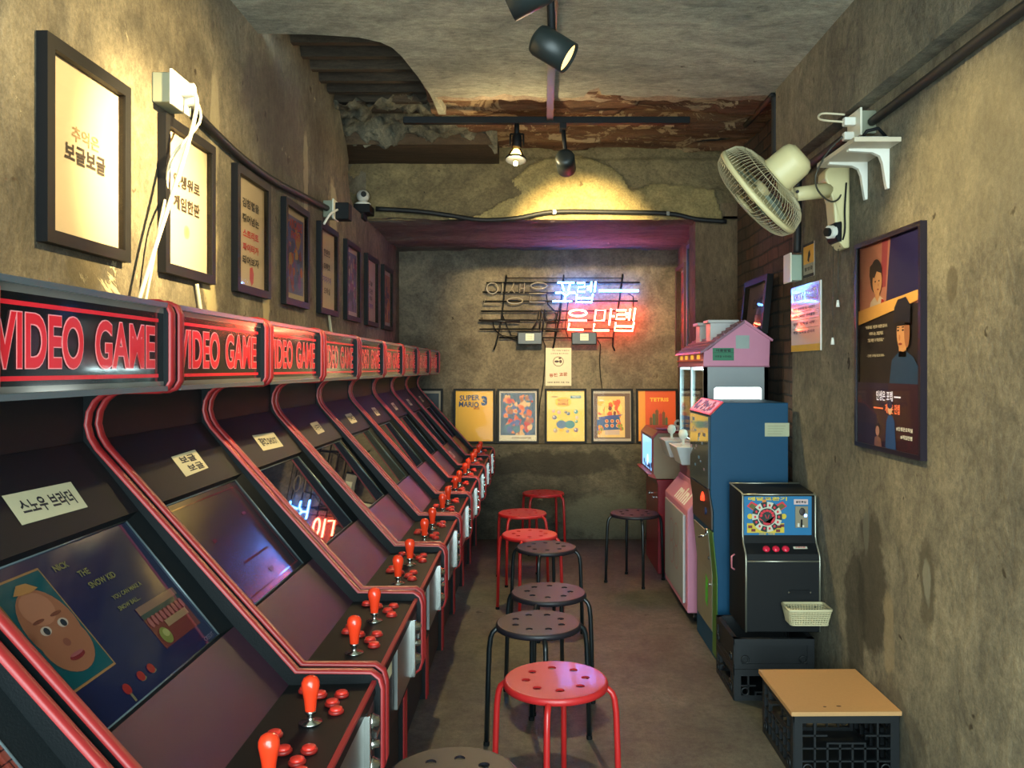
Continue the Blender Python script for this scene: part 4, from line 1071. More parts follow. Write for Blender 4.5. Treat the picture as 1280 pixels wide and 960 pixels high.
# ------------------------------------------------------------------ medal exchange machine
t = thing('medal_machine', (1.075, 3.70, .26), 'black tabletop medal machine with blue front showing a number wheel', 'coin machine')
mx0, mx1 = .912, 1.238; zf = .26
prof = [(3.555, zf), (3.84, zf), (3.84, .862), (3.625, .848), (3.612, .835), (3.612, .70), (3.612, .665), (3.60, .635), (3.562, .595), (3.555, .575)]
b = MB(); b.prism(prof, mx0, mx1, BLK, 'x'); b.build('body', t, bevel=.003)
ALU = mat((176, 176, 160), .35, .8, var=.05)
for x in (mx0+.004, mx1-.004):
    b = MB(); b.tube([(x, y-.003, z) for y, z in ((3.555, zf+.002), (3.555, .575), (3.562, .597), (3.60, .637), (3.612, .668), (3.612, .838), (3.625, .851))], .0045, ALU, 6); b.build('metal_edge', t)
for z, y in ((.845, 3.613), (.566, 3.552)):
    b = MB(); b.tube([(mx0+.004, y, z), (mx1-.004, y, z)], .0038, ALU, 6); b.build('metal_edge', t)
b = MB(); b.tube([(mx0, 3.84, .863), (mx1, 3.84, .863)], .004, ALU, 6); b.tube([(mx0+.002, 3.62, .853), (mx0+.002, 3.84, .865)], .004, ALU, 6); b.build('top_edge', t)
for k in range(2):
    b = MB(); b.tube([(mx0-.004, 3.72, .56-.0), (mx0-.018, 3.72, .55), (mx0-.018, 3.72, .50), (mx0-.004, 3.72, .49)], .004, mat((190, 110, 120), .4), 6); 
b.build('side_handle', t)
FM = frame_at((1.07, 3.611, .750), (1, 0, 0), (0, 0, 1))
PB = cm((18, 110, 158), .05); DK = cm((24, 40, 36), 0); WH = cm((196, 196, 176), .05); RD = cm((206, 40, 56), 0); YL = cm((206, 180, 50), 0)
b = MB(FM); b.rect(-.148, -.082, .148, .088, PB, 1)
cx, cy = -.048, -.002
b.rect(-.135, -.072, .028, -.03, YL, 2)
for s in (-1, 1):
    b.flat([(cx+s*.052, .020), (cx+s*.088, .045-.0), (cx+s*.068, .066), (cx+s*.038, .050)], RD, 3); b.flat([(cx+s*.056, .026), (cx+s*.080, .044), (cx+s*.067, .058), (cx+s*.045, .044)], cm((90, 90, 40), 0), 4)
    b.disc(cx+s*.074, .0, .012, .012, YL, 3, 14)
for k in range(14):
    a0 = 2*PI*k/14+PI/14; a1 = a0+2*PI/14
    b.disc(cx, cy, .066, .066, DK if k % 2 else WH, 5, 4, a0, a1, inner=.64)
    am = (a0+a1)/2; b.disc(cx+.052*math.cos(am), cy+.052*math.sin(am), .005, .006, RD, 6, 8)
b.disc(cx, cy, .042, .042, WH, 6, 30); b.disc(cx, cy, .038, .038, DK, 7, 30)
for k in range(7):
    a = PI*.02+PI*.96*k/6; b.disc(cx+.027*math.cos(a), cy+.004+.024*math.sin(a), .007, .006, RD, 8, 9)
b.flat([(cx-.036, cy-.01), (cx-.018, cy-.018), (cx-.016, cy-.032), (cx, cy-.036), (cx+.014, cy-.032), (cx+.018, cy-.018), (cx+.037, cy+.006), (cx+.033, cy-.016), (cx+.022, cy-.028), (cx+.010, cy-.024), (cx-.012, cy-.024), (cx-.022, cy-.012), (cx-.034, cy-.002)], RD, 9)
b.flat([(cx-.010, cy+.010), (cx-.007, cy+.010), (cx-.001, cy-.006), (cx-.004, cy-.008)], RD, 9); b.flat([(cx+.010, cy+.010), (cx+.007, cy+.010), (cx+.001, cy-.006), (cx+.004, cy-.008)], RD, 9)
b.disc(cx-.012, .066, .009, .009, cm((220, 130, 50), 0), 4, 12)
for x_, y_ in ((-.122, -.045), (-.108, -.06), (.005, -.045), (.018, -.040), (.0, -.062)): b.rect(x_-.009, y_-.006, x_+.009, y_+.006, cm((110, 40, 36), 0), 7)
b.text('메달교환기', -.045, .077, .17, .016, YL, 4, .04); b.text('500원  100원', cx-.0, -.076, .07, .009, YL, 4, .03)
b.rect(.070, .052, .132, .075, cm((206, 180, 176), 0), 3); b.text('동전투입', .101, .063, .045, .010, INK, 4, .05)
b.build('front_artwork', t, recalc=False)
b = MB(FM); b.box((.075, -.048, .002), (.130, .045, .008), mat((150, 140, 116), .4, .5)); b.lathe([(.013, .008), (.013, .012), (.009, .013)], mat((50, 44, 44), .5), 16, Matrix.Translation((.104, .022, 0)) @ Matrix.Scale(1.3, 4, (0, 1, 0))); b.box((.098, -.045, .008), (.104, -.012, .014), BLKPL); b.box((.083, -.044, .008), (.090, -.028, .016), WHITE); b.box((.103, -.044, .008), (.110, -.036, .018), WHITE)
cp_ = b.build('coin_plate', t)
b = MB(FM); b.box((.114, .0, .008), (.124, .010, .012), mat((120, 170, 255), .3, emit=5., ec=(120, 170, 255))); b.build('blue_lamp', cp_)
sl = Vector((0, .05, .042)).normalized(); 
for x in (1.010, 1.052, 1.094):
    b = MB(frame_at(Vector((x, 3.578, .613)), (1, 0, 0), sl)); b.lathe([(.016, 0), (.016, .004), (.012, .010), (0, .011)], mat((222, 36, 66), .3, coat=.4), 18); b.build('push_button', t)
b = MB(frame_at(Vector((1.16, 3.585, .619)), (1, 0, 0), sl)); b.rect(-.030, -.008, .030, .008, WH, 1); b.text('교환버튼', 0, 0, .045, .008, RD, 2, .02); b.build('button_label', t, recalc=False)
b = MB(); b.box((1.10, 3.549, .425), (1.19, 3.556, .442), BLKPL); b.cyl((1.098, 3.556, .434), (1.098, 3.546, .434), .004, CHROME, 8); b.cyl((1.192, 3.556, .434), (1.192, 3.546, .434), .004, CHROME, 8); b.build('door_handle', t)
for x in (.93, 1.22):
    b = MB(); b.cyl((x, 3.60, .2595), (x, 3.60, .262), .01, BLKPL, 10); b.build('rubber_foot', t)
# basket
IV = mat((206, 196, 156), .5, var=.04)
t = thing('storage_basket', (1.155, 3.49, .325), 'small ivory plastic basket fixed to the black front of the medal machine', 'basket')
def bask(z, k): 
    hx, hy = .078+.012*k, .047+.010*k; cx_, cy_ = 1.155, 3.487
    pts = []
    for sx, sy, a0 in ((1, 1, 0), (-1, 1, 90), (-1, -1, 180), (1, -1, 270)):
        for q in range(4): a = math.radians(a0+30*q); pts.append((cx_+sx*(hx-.014)+.014*math.cos(a), cy_+sy*(hy-.014)+.014*math.sin(a), z))
    return pts
b = MB(); zs = [.326+.0085*k for k in range(8)]
for k, z in enumerate(zs): b.tube(bask(z, k/7), .0026 if k not in (0, 7) else .004, IV, 5, closed=True)
n_ = 46
def per(pts, u):
    L = len(pts); f = u*L; i = int(f) % L; return Vector(pts[i]).lerp(Vector(pts[(i+1) % L]), f-int(f))
P0, P1 = bask(.326, 0), bask(.386, 1)
def even(pts, n):
    L = [0]; 
    for i in range(len(pts)): L.append(L[-1]+(Vector(pts[(i+1) % len(pts)])-Vector(pts[i])).length)
    out = []
    for k in range(n):
        s = L[-1]*k/n; i = max(j for j in range(len(pts)) if L[j] <= s); f = (s-L[i])/(L[i+1]-L[i]); out.append(Vector(pts[i]).lerp(Vector(pts[(i+1) % len(pts)]), f))
    return out
for a, c in zip(even(P0, n_), even(P1, n_)): b.tube([a, c], .0022, IV, 4, caps=False)
b.add(P0, [tuple(range(len(P0)))], IV)
b.build('basket_body', t)
b = MB(); b.tube([(x, y, z+.002) for x, y, z in bask(.388, 1)], .0052, IV, 6, closed=True); b.build('rim', t)
for x in (1.10, 1.21):
    b = MB(); b.cyl((x, 3.556, .372), (x, 3.54, .372), .005, BLKPL, 8); b.build('fixing_screw', t)

# ------------------------------------------------------------------ red machine far right
RM = mat((132, 16, 34), .4, var=.1, coat=.2); BEIGE = mat((150, 134, 110), .6, var=.08)
y0, y1 = 5.60, 6.18
t = thing('red_game_machine', (1.0, 5.9, 0), 'dark red game machine with beige side and bright tilted screen by the back wall', 'game machine')
b = MB(); b.prism([(.845, 0), (1.19, 0), (1.19, .64), (.835, .64), (.845, .60)], y0, y1, RM, 'y'); b.build('lower_body', t, bevel=.004)
b = MB(); b.prism([(.835, .645), (1.19, .645), (1.19, .955), (.845, .955), (.815, .92), (.815, .68)], y0, y1, BEIGE, 'y'); b.build('upper_body', t, bevel=.004)
b = MB(); b.prism([(.845, .957), (1.19, .957), (1.19, .972), (.842, .972), (.806, .93), (.812, .92)], y0-.006, y1+.006, RM, 'y'); b.prism([(.812, .68), (.818, .68), (.835, .645), (.78, .665), (.776, .68)], y0-.006, y1+.006, mat((170, 60, 50), .4), 'y'); b.build('red_trim', t)
b = MB(); b.box((.806, y0, .68), (.816, y0+.03, .93), RM); b.box((.806, y1-.03, .68), (.816, y1, .93), RM); b.build('screen_frame', t)
b = MB(frame_at((.8135, (y0+y1)/2, .80), (0, -1, 0), (0, 0, 1))); b.rect(-.255, -.11, .255, .11, mat((110, 165, 215), .2, emit=.9, ec=(120, 180, 235)), 1)
for k in range(8): b.disc(rr.uniform(-.2, .2), rr.uniform(-.10, -.05), .03, .02, mat((40, 60, 110), .3, emit=.3), 2, 10)
b.disc(.02, -.05, .05, .04, mat((190, 210, 230), .3, emit=.8), 3, 12)
b.build('screen', t, recalc=False)
for y in (5.75, 5.95):
    b = MB(); b.cyl((.842, y, .50), (.83, y, .50), .012, CHROME, 12); b.build('lock', t)
for k, x in enumerate((.90, 1.01)):
    b = MB(Matrix.Translation((x, 5.72, .973))); b.lathe([(.036, 0), (.052, .006), (.054, .010), (.03, .006), (0, .005)], mat((150, 120, 180), .35, coat=.4), 24)
    o = b.build('small_dish', None, base=True); tag(o, ('left' if 0 else 'violet shallow dish on the red machine top, ')+('nearer to its screen edge' if k == 0 else 'nearer to the pink machine'), 'dish', 'violet dishes on the red machine')
# black bowl holder with a white figurine standing behind the dishes
t = thing('bowl_stand', (1.09, 5.80, .972), 'black bowl on a thin stem holding a white figurine, above the red machine', 'ornament')
b = MB(Matrix.Translation((1.09, 5.80, .972))); b.lathe([(.035, 0), (.035, .008), (.007, .014), (.007, .12), (.02, .135), (.055, .155), (.072, .18), (.074, .19), (.068, .19), (.05, .165), (0, .150)], BLKPL, 28); b.build('bowl', t)
b = MB(Matrix.Translation((1.09, 5.80, 1.128))); b.lathe([(.018, 0), (.022, .02), (.014, .05), (.010, .058), (.017, .07), (.018, .085), (.010, .098), (0, .10)], WHITE, 16); b.box((-.016, -.02, .045), (.016, .0, .055), INK); b.build('figurine', t)
t = thing('ring_ornament', (.985, 5.62, .972), 'small white ring ornament between the red machine and the pink machine', 'ornament')
b = MB(); ring = [(.985+.02*math.cos(2*PI*q/20), 5.62, 1.022+.02*math.sin(2*PI*q/20)) for q in range(20)]; b.tube(ring, .0075, WHITE, 8, closed=True); b.build('ring', t)
b = MB(); b.cyl((.985, 5.62, .972), (.985, 5.62, 1.0), .006, WHITE, 10); b.cyl((.985, 5.62, .972), (.985, 5.62, .977), .02, WHITE, 16); b.build('base', t)
# ------------------------------------------------------------------ neon sign
sB = 6.79
def N(zx, zy, d=sB): return P(590+zx/5.333, 320+zy/5.333, d)
NB = mat((190, 225, 255), .4, var=0, emit=NEON_B, ec=(70, 140, 255)); NR = mat((255, 214, 190), .4, var=0, emit=NEON_R, ec=(255, 84, 58))
NOFF = mat((150, 140, 124), .15, var=.05, coat=.6); NDARK = mat((34, 30, 30), .3, var=.05)
t = thing('neon_sign', tuple(P(700, 400, sB)), 'neon sign on the back wall, letters lit blue and orange', 'neon sign')
def el(cx, cy, rx, ry, n=18): return [(cx+rx*math.cos(2*PI*k/n), cy+ry*math.sin(2*PI*k/n)) for k in range(n)]
def strokes(L, m, r, name, d=sB):
    b = MB()
    for s in L:
        cl = s[0] == 'o'; pts = s[1:] if cl else s
        b.tube([N(x, y, d) for x, y in pts], r, m, 6, closed=cl)
    return b.build(name, t)
PO = [[(570, 178), (682, 178)], [(600, 182), (612, 234)], [(655, 182), (643, 234)], [(556, 246), (598, 243), (624, 262)], [(690, 246), (655, 243), (630, 262)], [(624, 262), (618, 296)], [(538, 302), (666, 302)]]
RYEP = [[(700, 180), (752, 180), (750, 206), (708, 208), (704, 238), (752, 238)], [(768, 204), (796, 204)], [(766, 222), (794, 222)], [(797, 172), (791, 240)], [(824, 170), (817, 240)], [(700, 254), (694, 306), (798, 308), (806, 252)], [(698, 280), (802, 281)]]
strokes(PO, NB, .0068, 'blue_letter'); strokes(RYEP, NB, .0068, 'blue_letter'); strokes([[(846, 232), (1110, 232)]], NB, .009, 'blue_dash')
EUN = [['o']+el(706, 380, 58, 20), [(642, 428), (765, 430)], [(650, 448), (640, 490), (742, 492)]]
MAN = [['o', (826, 362), (888, 362), (880, 430), (816, 430)], [(928, 352), (914, 462)], [(922, 402), (950, 402)], [(816, 450), (808, 496), (914, 496)]]
RYEP2 = [[(962, 362), (1028, 362), (1022, 390), (968, 390), (960, 420), (1020, 420)], [(1028, 384), (1054, 384)], [(1026, 406), (1050, 406)], [(1056, 352), (1046, 430)], [(1088, 348), (1076, 432)], [(958, 442), (950, 496), (1070, 498), (1080, 440)], [(955, 468), (1074, 470)]]
for L in (EUN, MAN, RYEP2): strokes(L, NR, .0074, 'red_letter')
strokes([['o']+el(135, 215, 38, 36), [(206, 180), (198, 250)], [(88, 285), (80, 318), (190, 318)]], NOFF, .0055, 'unlit_letter')
strokes([[(280, 180), (262, 222), (240, 246)], [(262, 218), (286, 248)], [(320, 185), (316, 246)], [(350, 180), (345, 250)], [(318, 216), (347, 216)], ['o']+el(286, 298, 52, 20)], NOFF, .0055, 'unlit_letter')
strokes([['o']+el(446, 198, 54, 20), [(380, 250), (496, 250)], [(392, 264), (384, 306), (486, 308)]], NOFF, .0055, 'unlit_letter')
strokes([[(56, 430), (320, 438)]], NDARK, .008, 'unlit_dash')
strokes([[(405, 370), (446, 368), (436, 430), (400, 490)], [(462, 356), (450, 492)], [(484, 356), (470, 504)], [(440, 425), (458, 425)]], NDARK, .0065, 'unlit_letter')
strokes([['o']+el(524, 398, 36, 34), [(592, 352), (584, 432)], ['o', (500, 446), (600, 446), (592, 500), (492, 500)]], NDARK, .0065, 'unlit_letter')
RK = BLKPL
for L in ([(95, 178), (1118, 176)], [(70, 240), (560, 246)], [(75, 302), (1105, 300)], [(60, 368), (1000, 366)], [(45, 428), (1090, 428)], [(50, 488), (1080, 486)], [(180, 545), (945, 545)], [(230, 147), (1005, 147)]):
    strokes([L], RK, .0062 if L[0][1] != 147 else .0035, 'rack_bar', sB+.02)
for L in ([(230, 125), (215, 260), (196, 430), (160, 590), (145, 625)], [(612, 125), (585, 400), (540, 615)], [(1005, 120), (985, 280), (940, 550), (938, 600), (952, 632)]):
    strokes([L], RK, .007, 'rack_post', sB+.03)
for x0, x1 in ((303, 468), (662, 830)):
    a = N(x0, 592, sB); c = N(x1, 508, sB); b = MB(); b.box((a.x, sB-.05, a.z), (c.x, sB+.02, c.z), mat((40, 46, 48), .35, var=.1)); tr = b.build('transformer', t, bevel=.008)
    xm = (a.x+c.x)/2; b = MB(frame_at((xm, sB-.051, (a.z+c.z)/2+.01), *BACK_UV)); b.rect(-.034, -.028, .034, .028, mat((220, 220, 200), .6), 1)
    for q in range(4): b.rect(-.026, .016-.011*q, .022, .018-.011*q, mat((120, 120, 120), .6), 2)
    b.build('rating_label', tr, recalc=False)
for L in ([(140, 440), (150, 490), (200, 530), (303, 550)], [(160, 500), (210, 540), (303, 562)], [(195, 370), (230, 460), (262, 530), (303, 535)], [(495, 250), (505, 320), (545, 360), (570, 400)], [(640, 300), (620, 480), (640, 540), (662, 550)], [(1040, 250), (1075, 270), (1075, 340)], [(468, 545), (488, 600), (487, 700), (475, 850), (455, 960), (440, 1130)], [(830, 550), (856, 590), (850, 700), (856, 800), (868, 890)], [(590, 310), (560, 430), (545, 600)]):
    b = MB(); b.tube([N(x, y, sB+.04) for x, y in L], .0042, RK, 6); b.build('cable', t)

# ------------------------------------------------------------------ ceiling track and spotlights
t = thing('light_track', (.08, 3.3, 2.745), 'black T-shaped lighting rails under the ceiling', 'light track')
b = MB(); b.box((-.70, 4.42, 2.715), (.84, 4.46, 2.75), BLKPL); b.build('cross_rail', t, bevel=.003)
b = MB(); b.prism([(.035, 1.6), (.07, 1.6), (.105, 4.42), (.070, 4.42)], 2.728, 2.759, mat((34, 24, 22), .4), 'z'); b.build('long_rail', t)
HOT = mat((255, 226, 150), .3, var=0, emit=16., ec=(255, 205, 110)); REFL = mat((255, 226, 160), .4, var=0, emit=1.4, ec=(255, 214, 130))
CAN = mat((30, 38, 38), .42, var=.08)
def can(name, c, dirn, r, L, mount, label, energy, ang, stemr=.012, lit=True):
    c = Vector(c); d = Vector(dirn).normalized(); t = thing(name, c, label, 'spotlight', 'black spotlights on the ceiling track')
    T = frame_at(c, *(lambda q: (q, d.cross(q)))(d.orthogonal().normalized()))     # local z = d
    b = MB(T); b.lathe([(0, -L*.5), (r*.55, -L*.5), (r*.9, -L*.44), (r, -L*.34), (r, L*.5), (r*.93, L*.5), (r*.93, L*.1)], CAN, 36); b.build('lamp_housing', t)
    if lit:
        b = MB(T); b.lathe([(r*.92, L*.42), (r*.7, L*.12), (0, L*.05)], REFL, 28); b.build('reflector', t)
        b = MB(T); b.lathe([(0, L*.2), (r*.5, L*.22), (r*.5, L*.30), (0, L*.32)], HOT, 20); b.build('bulb', t)
    m = Vector(mount)
    b = MB(); b.tube([m, c+Vector((0, 0, r*.5))], stemr, BLKPL, 10); b.build('stem', t)
    b = MB(); b.cbox((m.x, m.y, m.z-.017), (.035, .09, .03), BLKPL); b.build('track_adapter', t, bevel=.003)
    if energy: spot('spotlight_beam', c+d*(L*.52), c+d*2, energy, ang, parent=t)
    return t
c1 = P(690, 60, 2.45)
can('spotlight', c1, (.62, -.10+.0, -.42), .047, .125, (c1.x-.012, 2.45, 2.728), 'large black cylinder spotlight pointing down to the right, warm lit opening', E_RIGHT, 75)
c2 = P(662, -8, 2.10)
can('spotlight', c2, (-.66, .16, -.27), .044, .12, (.045, 2.12, 2.728), 'black spotlight at the very top edge, lit opening turned to the left wall', E_LEFT, 92)
c4 = P(707, 203, 4.44)
can('spotlight', c4, (.10, .80, -.26), .052, .13, (c4.x-.015, 4.44, 2.712), 'dark blue black spotlight seen from behind, aimed at the lintel', E_LIN, 62)
hot = Vector((XL, 2.41, 1.915)); d2 = (hot-c2).normalized(); spot('spotlight_core', c2+Vector((-.66, .16, -.27)).normalized()*.065, hot, E_CORE, 46, parent=bpy.data.objects['spotlight.001'], blend=1.)
# bare reflector lamp
c3 = P(646, 178, 4.44)
t = thing('spotlight', c3, 'small open spotlight with bright glass reflector bulb hanging from the cross rail', 'spotlight', 'black spotlights on the ceiling track')
d3 = Vector((-.05, -.25, -1)).normalized(); q3 = d3.orthogonal().normalized(); T = frame_at(c3, q3, d3.cross(q3))
b = MB(T); b.lathe([(0, -.05), (.022, -.05), (.026, -.03), (.026, .03), (.02, .036)], BLKPL, 20); b.build('lamp_holder', t)
b = MB(T); b.lathe([(.02, .034), (.034, .06), (.052, .095), (.053, .10)], glassmat(.05, (1., .85, .6)), 28); b.lathe([(0, .04), (.016, .046), (.03, .075), (.026, .092), (0, .094)], HOT, 20); b.build('reflector_bulb', t)
b = MB(T); b.lathe([(.052, .094), (.056, .096), (.056, .106), (.050, .106)], BLKPL, 28); b.build('rim', t)
b = MB(T); b.lathe([(0, .112), (.010, .114), (.013, .124), (.010, .134), (0, .137)], HOT, 14); b.build('bulb_tip', t)
b = MB(); b.tube([(c3.x, 4.44, 2.715), c3+Vector((0, 0, .03))], .014, BLKPL, 10); b.tube([c3+Vector((-.035, 0, .045)), c3+Vector((-.035, 0, -.02))], .005, BLKPL, 6); b.tube([c3+Vector((.035, 0, .045)), c3+Vector((.035, 0, -.02))], .005, BLKPL, 6); b.tube([c3+Vector((-.035, 0, .045)), c3+Vector((.035, 0, .045))], .005, BLKPL, 6); b.build('yoke', t)
spot('spotlight_beam', c3+d3*.14, c3+d3*2+Vector((.02, 0, 0)), E_DOWN, 120, parent=t, blend=.9, size=.03)
pt = bpy.data.lights.new('bulb_glow', 'POINT'); pt.energy = E_GLOW; pt.color = (1, .78, .42); pt.shadow_soft_size = .03
po_ = bpy.data.objects.new('bulb_glow', pt); COL.objects.link(po_); po_.parent = t; po_.location = d3*.17

# ------------------------------------------------------------------ conduits, sockets, cables
def pipe(name, pts, r, m, label, cat, grp=None, clips=(), seg=10):
    # smooth polyline (Catmull-Rom)
    pts = [Vector(p) for p in pts]; out = []
    for i in range(len(pts)-1):
        p0 = pts[max(i-1, 0)]; p1 = pts[i]; p2 = pts[i+1]; p3 = pts[min(i+2, len(pts)-1)]
        for k in range(5):
            u = k/5; out.append(.5*((2*p1)+(p2-p0)*u+(2*p0-5*p1+4*p2-p3)*u*u+(3*p1-p0-3*p2+p3)*u**3))
    out.append(pts[-1])
    if clips:
        t = thing(name, pts[0], label, cat, grp); b = MB(); b.tube(out, r, m, seg); b.build('tube', t)
        for c in clips:
            b = MB(); b.cbox(c, (.022, .022, .030), CHROME); b.build('clip', t, bevel=.002)
        return t
    b = MB(); b.tube(out, r, m, seg); o = b.build(name, None, base=True); return tag(o, label, cat, grp)
TUBE = mat((15, 18, 21), .6, var=.1)
pipe('cable_conduit', [Q(236, 132, XL+.02), Q(262, 160, XL+.02), Q(300, 196, XL+.02), Q(340, 225, XL+.02), Q(378, 245, XL+.02), Q(412, 262, XL+.02)], .016, TUBE, 'black cable conduit sagging along the left wall between two sockets', 'conduit')
pipe('cable_conduit', [P(470, 261, 5.46), P(520, 264, 5.46), P(560, 269, 5.46), P(600, 275, 5.45), P(645, 273, 5.45), P(690, 265, 5.45), P(760, 265, 5.45), P(835, 267, 5.45), P(870, 274, 5.45), P(908, 277, 5.45)], .0155, TUBE, 'black conduit running across the lower edge of the lintel', 'conduit', clips=(P(693, 265, 5.44), P(835, 267, 5.44)))
pipe('cable_conduit', [P(630, 172, 5.35), P(690, 176, 5.35), P(735, 170, 5.35), P(800, 173, 5.35), P(870, 174, 5.3), P(908, 171, 5.2), P(930, 158, 4.9), P(950, 137, 4.4), P(966, 119, 4.07)], .0155, TUBE, 'black conduit along the top of the lintel, bending up to the ceiling at the right', 'conduit', clips=(P(734, 170, 5.34), P(910, 170, 5.18)))
pipe('cable_conduit', [P(969.5, 120, 4.06), P(969.5, 150, 4.06), P(969.5, 196, 4.06), P(972, 216, 4.05)], .022, TUBE, 'vertical black conduit at the far end of the concrete beam', 'conduit')
pipe('cable_conduit', [Q(1076, 157, 1.225), Q(1050, 178, 1.225), Q(1022, 199, 1.225), Q(1000, 216, 1.225), Q(997.5, 226, 1.225), Q(997.5, 250, 1.225), Q(997, 280, 1.225), Q(996, 316, 1.225)], .018, TUBE, 'black conduit dropping down behind the fan to the junction box', 'conduit')
pipe('cable_conduit', [Q(1090, 152, 1.228), Q(1130, 122, 1.228), Q(1180, 84, 1.228), Q(1230, 46, 1.228), Q(1290, 2, 1.228), Q(1400, -78, 1.228)], .016, TUBE, 'black conduit running under the beam along the right wall to the picture corner', 'conduit')
SOCK = mat((128, 132, 112), .5, var=.05); PLATE = mat((220, 216, 196), .45, var=.03)
def socket(name, c, size, face, label, plate_w=None, m=SOCK):
    # box on the wall; face=+1 looks to +x (left wall), -1 looks to -x
    c = Vector(c); t = thing(name, c, label, 'socket', 'surface mounted sockets')
    dx, dy, dz = size
    b = MB(); b.box((min(0, face*dx)+c.x, c.y-dy/2, c.z-dz/2), (max(0, face*dx)+c.x, c.y+dy/2, c.z+dz/2), m); b.build('back_box', t, bevel=.004)
    b = MB(); x0 = c.x+face*dx; b.box((min(x0, x0+face*.008), c.y-dy/2-.008, c.z-dz/2-.008), (max(x0, x0+face*.008), c.y+dy/2+.008, c.z+dz/2+.008), PLATE); b.build('face_plate', t, bevel=.002)
    return t
ls = Q(213, 112, XL+.055)
t = socket('wall_socket', (XL, ls.y+.06, 2.225), (.055, .12, .088), 1, 'grey socket box with white plate and white plugs on the left wall, top left')
b = MB(); b.cyl((XL+.063, ls.y+.06, 2.235), (XL+.10, ls.y+.06, 2.235), .02, WHITE, 16); b.cyl((XL+.063, ls.y+.10, 2.22), (XL+.09, ls.y+.10, 2.22), .02, WHITE, 16); o = b.build('plug', t)
x_ = XL+.10
pipe('power_cord', [(x_, ls.y+.06, 2.235), (x_+.01, ls.y+.05, 2.17), (x_-.01, ls.y+.0, 2.0), (XL+.06, ls.y-.10, 1.75), (XL+.03, ls.y-.17, 1.54)], .006, CABLEW, 'white power cable hanging from the left socket, the thicker front one', 'cable', 'white cables hanging from the left socket')
pipe('power_cord', [(x_-.01, ls.y+.10, 2.22), (x_, ls.y+.10, 2.15), (XL+.05, ls.y+.02, 2.02), (XL+.02, ls.y+.05, 1.92), (XL+.04, ls.y-.04, 1.80), (XL+.02, ls.y-.10, 1.54)], .0042, CABLEW, 'white power cable looping behind the front one beside the bright poster', 'cable', 'white cables hanging from the left socket')
a = Q(246, 355, XL+.012); c = Q(252, 396, XL+.012)
pipe('power_cord', [a, a.lerp(c, .5), c], .006, CABLEW, 'short pale cable under the brightly lit poster on the left wall', 'cable')
a = Q(411, 392, XL+.012); c = Q(417, 440, XL+.012)
pipe('power_cord', [a, a.lerp(c, .5), c], .007, CABLEW, 'short pale cable under the lettering poster near the corner socket', 'cable')
s2 = Q(416, 263, XL+.04)
t = socket('wall_socket', (XL, s2.y, s2.z), (.05, .10, .09), 1, 'small grey socket on the left wall where the sagging conduit ends')
b = MB(); b.box((XL+.058, s2.y-.02, s2.z-.05), (XL+.13, s2.y+.06, s2.z+.04), BLKPL); b.build('black_adapter', t, bevel=.004)
pipe('power_cord', [(XL+.07, s2.y-.02, s2.z+.0), (XL+.05, s2.y-.10, s2.z-.04), Q(405, 280, XL+.03)], .006, WHITE, 'short white cable from the corner socket down to the lettering poster', 'cable')
rs = Q(1077, 152, 1.195)
t = socket('wall_socket', (XR, rs.y+.055, 2.298), (.055, .11, .085), -1, 'grey socket box with white plate and plugs under the beam, beside the small shelf')
b = MB(); b.box((XR-.105, rs.y+.03, 2.295), (XR-.063, rs.y+.06, 2.325), WHITE); b.box((XR-.10, rs.y+.045, 2.245), (XR-.063, rs.y+.075, 2.275), WHITE); b.build('plug', t, bevel=.004)
pipe('power_cord', [(XR-.10, rs.y+.045, 2.31), (XR-.17, rs.y+.1, 2.335), (XR-.15, rs.y+.14, 2.37), (XR-.07, rs.y+.12, 2.36)], .004, CABLEW, 'thin white cable looping up beside the plug under the beam', 'cable')
DKC = mat((60, 58, 48), .5)
pipe('power_cord', [(XR-.10, rs.y+.06, 2.26), P(1035, 190, 3.1), P(1021, 215, 3.1), P(1020, 232, 3.12), P(1028, 245, 3.15), P(1040, 252, 3.2), P(1050, 246, 3.25), P(1055, 225, 3.3), P(1060, 208, 3.3)], .0035, DKC, 'thin grey cable looping down in front of the fan bracket', 'cable')
jb = Q(997, 331, 1.25)
t = socket('junction_box', (XR, 3.88, 1.868), (.05, .09, .12), -1, 'pale junction box with white plate at the end of the conduit behind the fan', m=mat((150, 168, 150), .5))
t['category'] = 'junction box'

# ------------------------------------------------------------------ shelf, router
t = thing('wall_shelf', (XR, 2.985, 2.17), 'small white wall shelf on two white brackets beside the fan', 'shelf')
b = MB(); b.box((1.09, 2.80, 2.170), (XR, 3.17, 2.186), mat((196, 184, 160), .5, var=.05)); b.build('shelf_board', t, bevel=.001)
for y in (2.90, 3.09):
    b = MB()
    b.prism([(1.105, 2.170), (1.105, 2.162), (1.19, 2.157), (1.215, 2.145), (1.225, 2.12), (1.236, 2.05), (1.240, 2.03), (1.249, 2.03), (1.249, 2.170)], y-.010, y+.010, WHITE, 'y')
    b.cyl((1.249, y, 2.04), (1.24, y-.0, 2.04), .003, INK, 8); b.build('bracket', t, bevel=.001)
t = thing('router', (1.19, 2.93, 2.186), 'small black and white device lying on the wall shelf', 'router')
b = MB(); b.box((1.13, 2.86, 2.187), (1.235, 3.0, 2.205), mat((210, 210, 205), .4)); b.build('device_body', t, bevel=.004)
b = MB(); b.tube([(1.15, 2.88, 2.207), (1.16, 2.87, 2.225), (1.20, 2.87, 2.235), (1.23, 2.88, 2.21)], .006, BLKPL, 8); b.box((1.14, 2.90, 2.205), (1.23, 2.98, 2.215), BLKPL); b.build('black_lid', t)

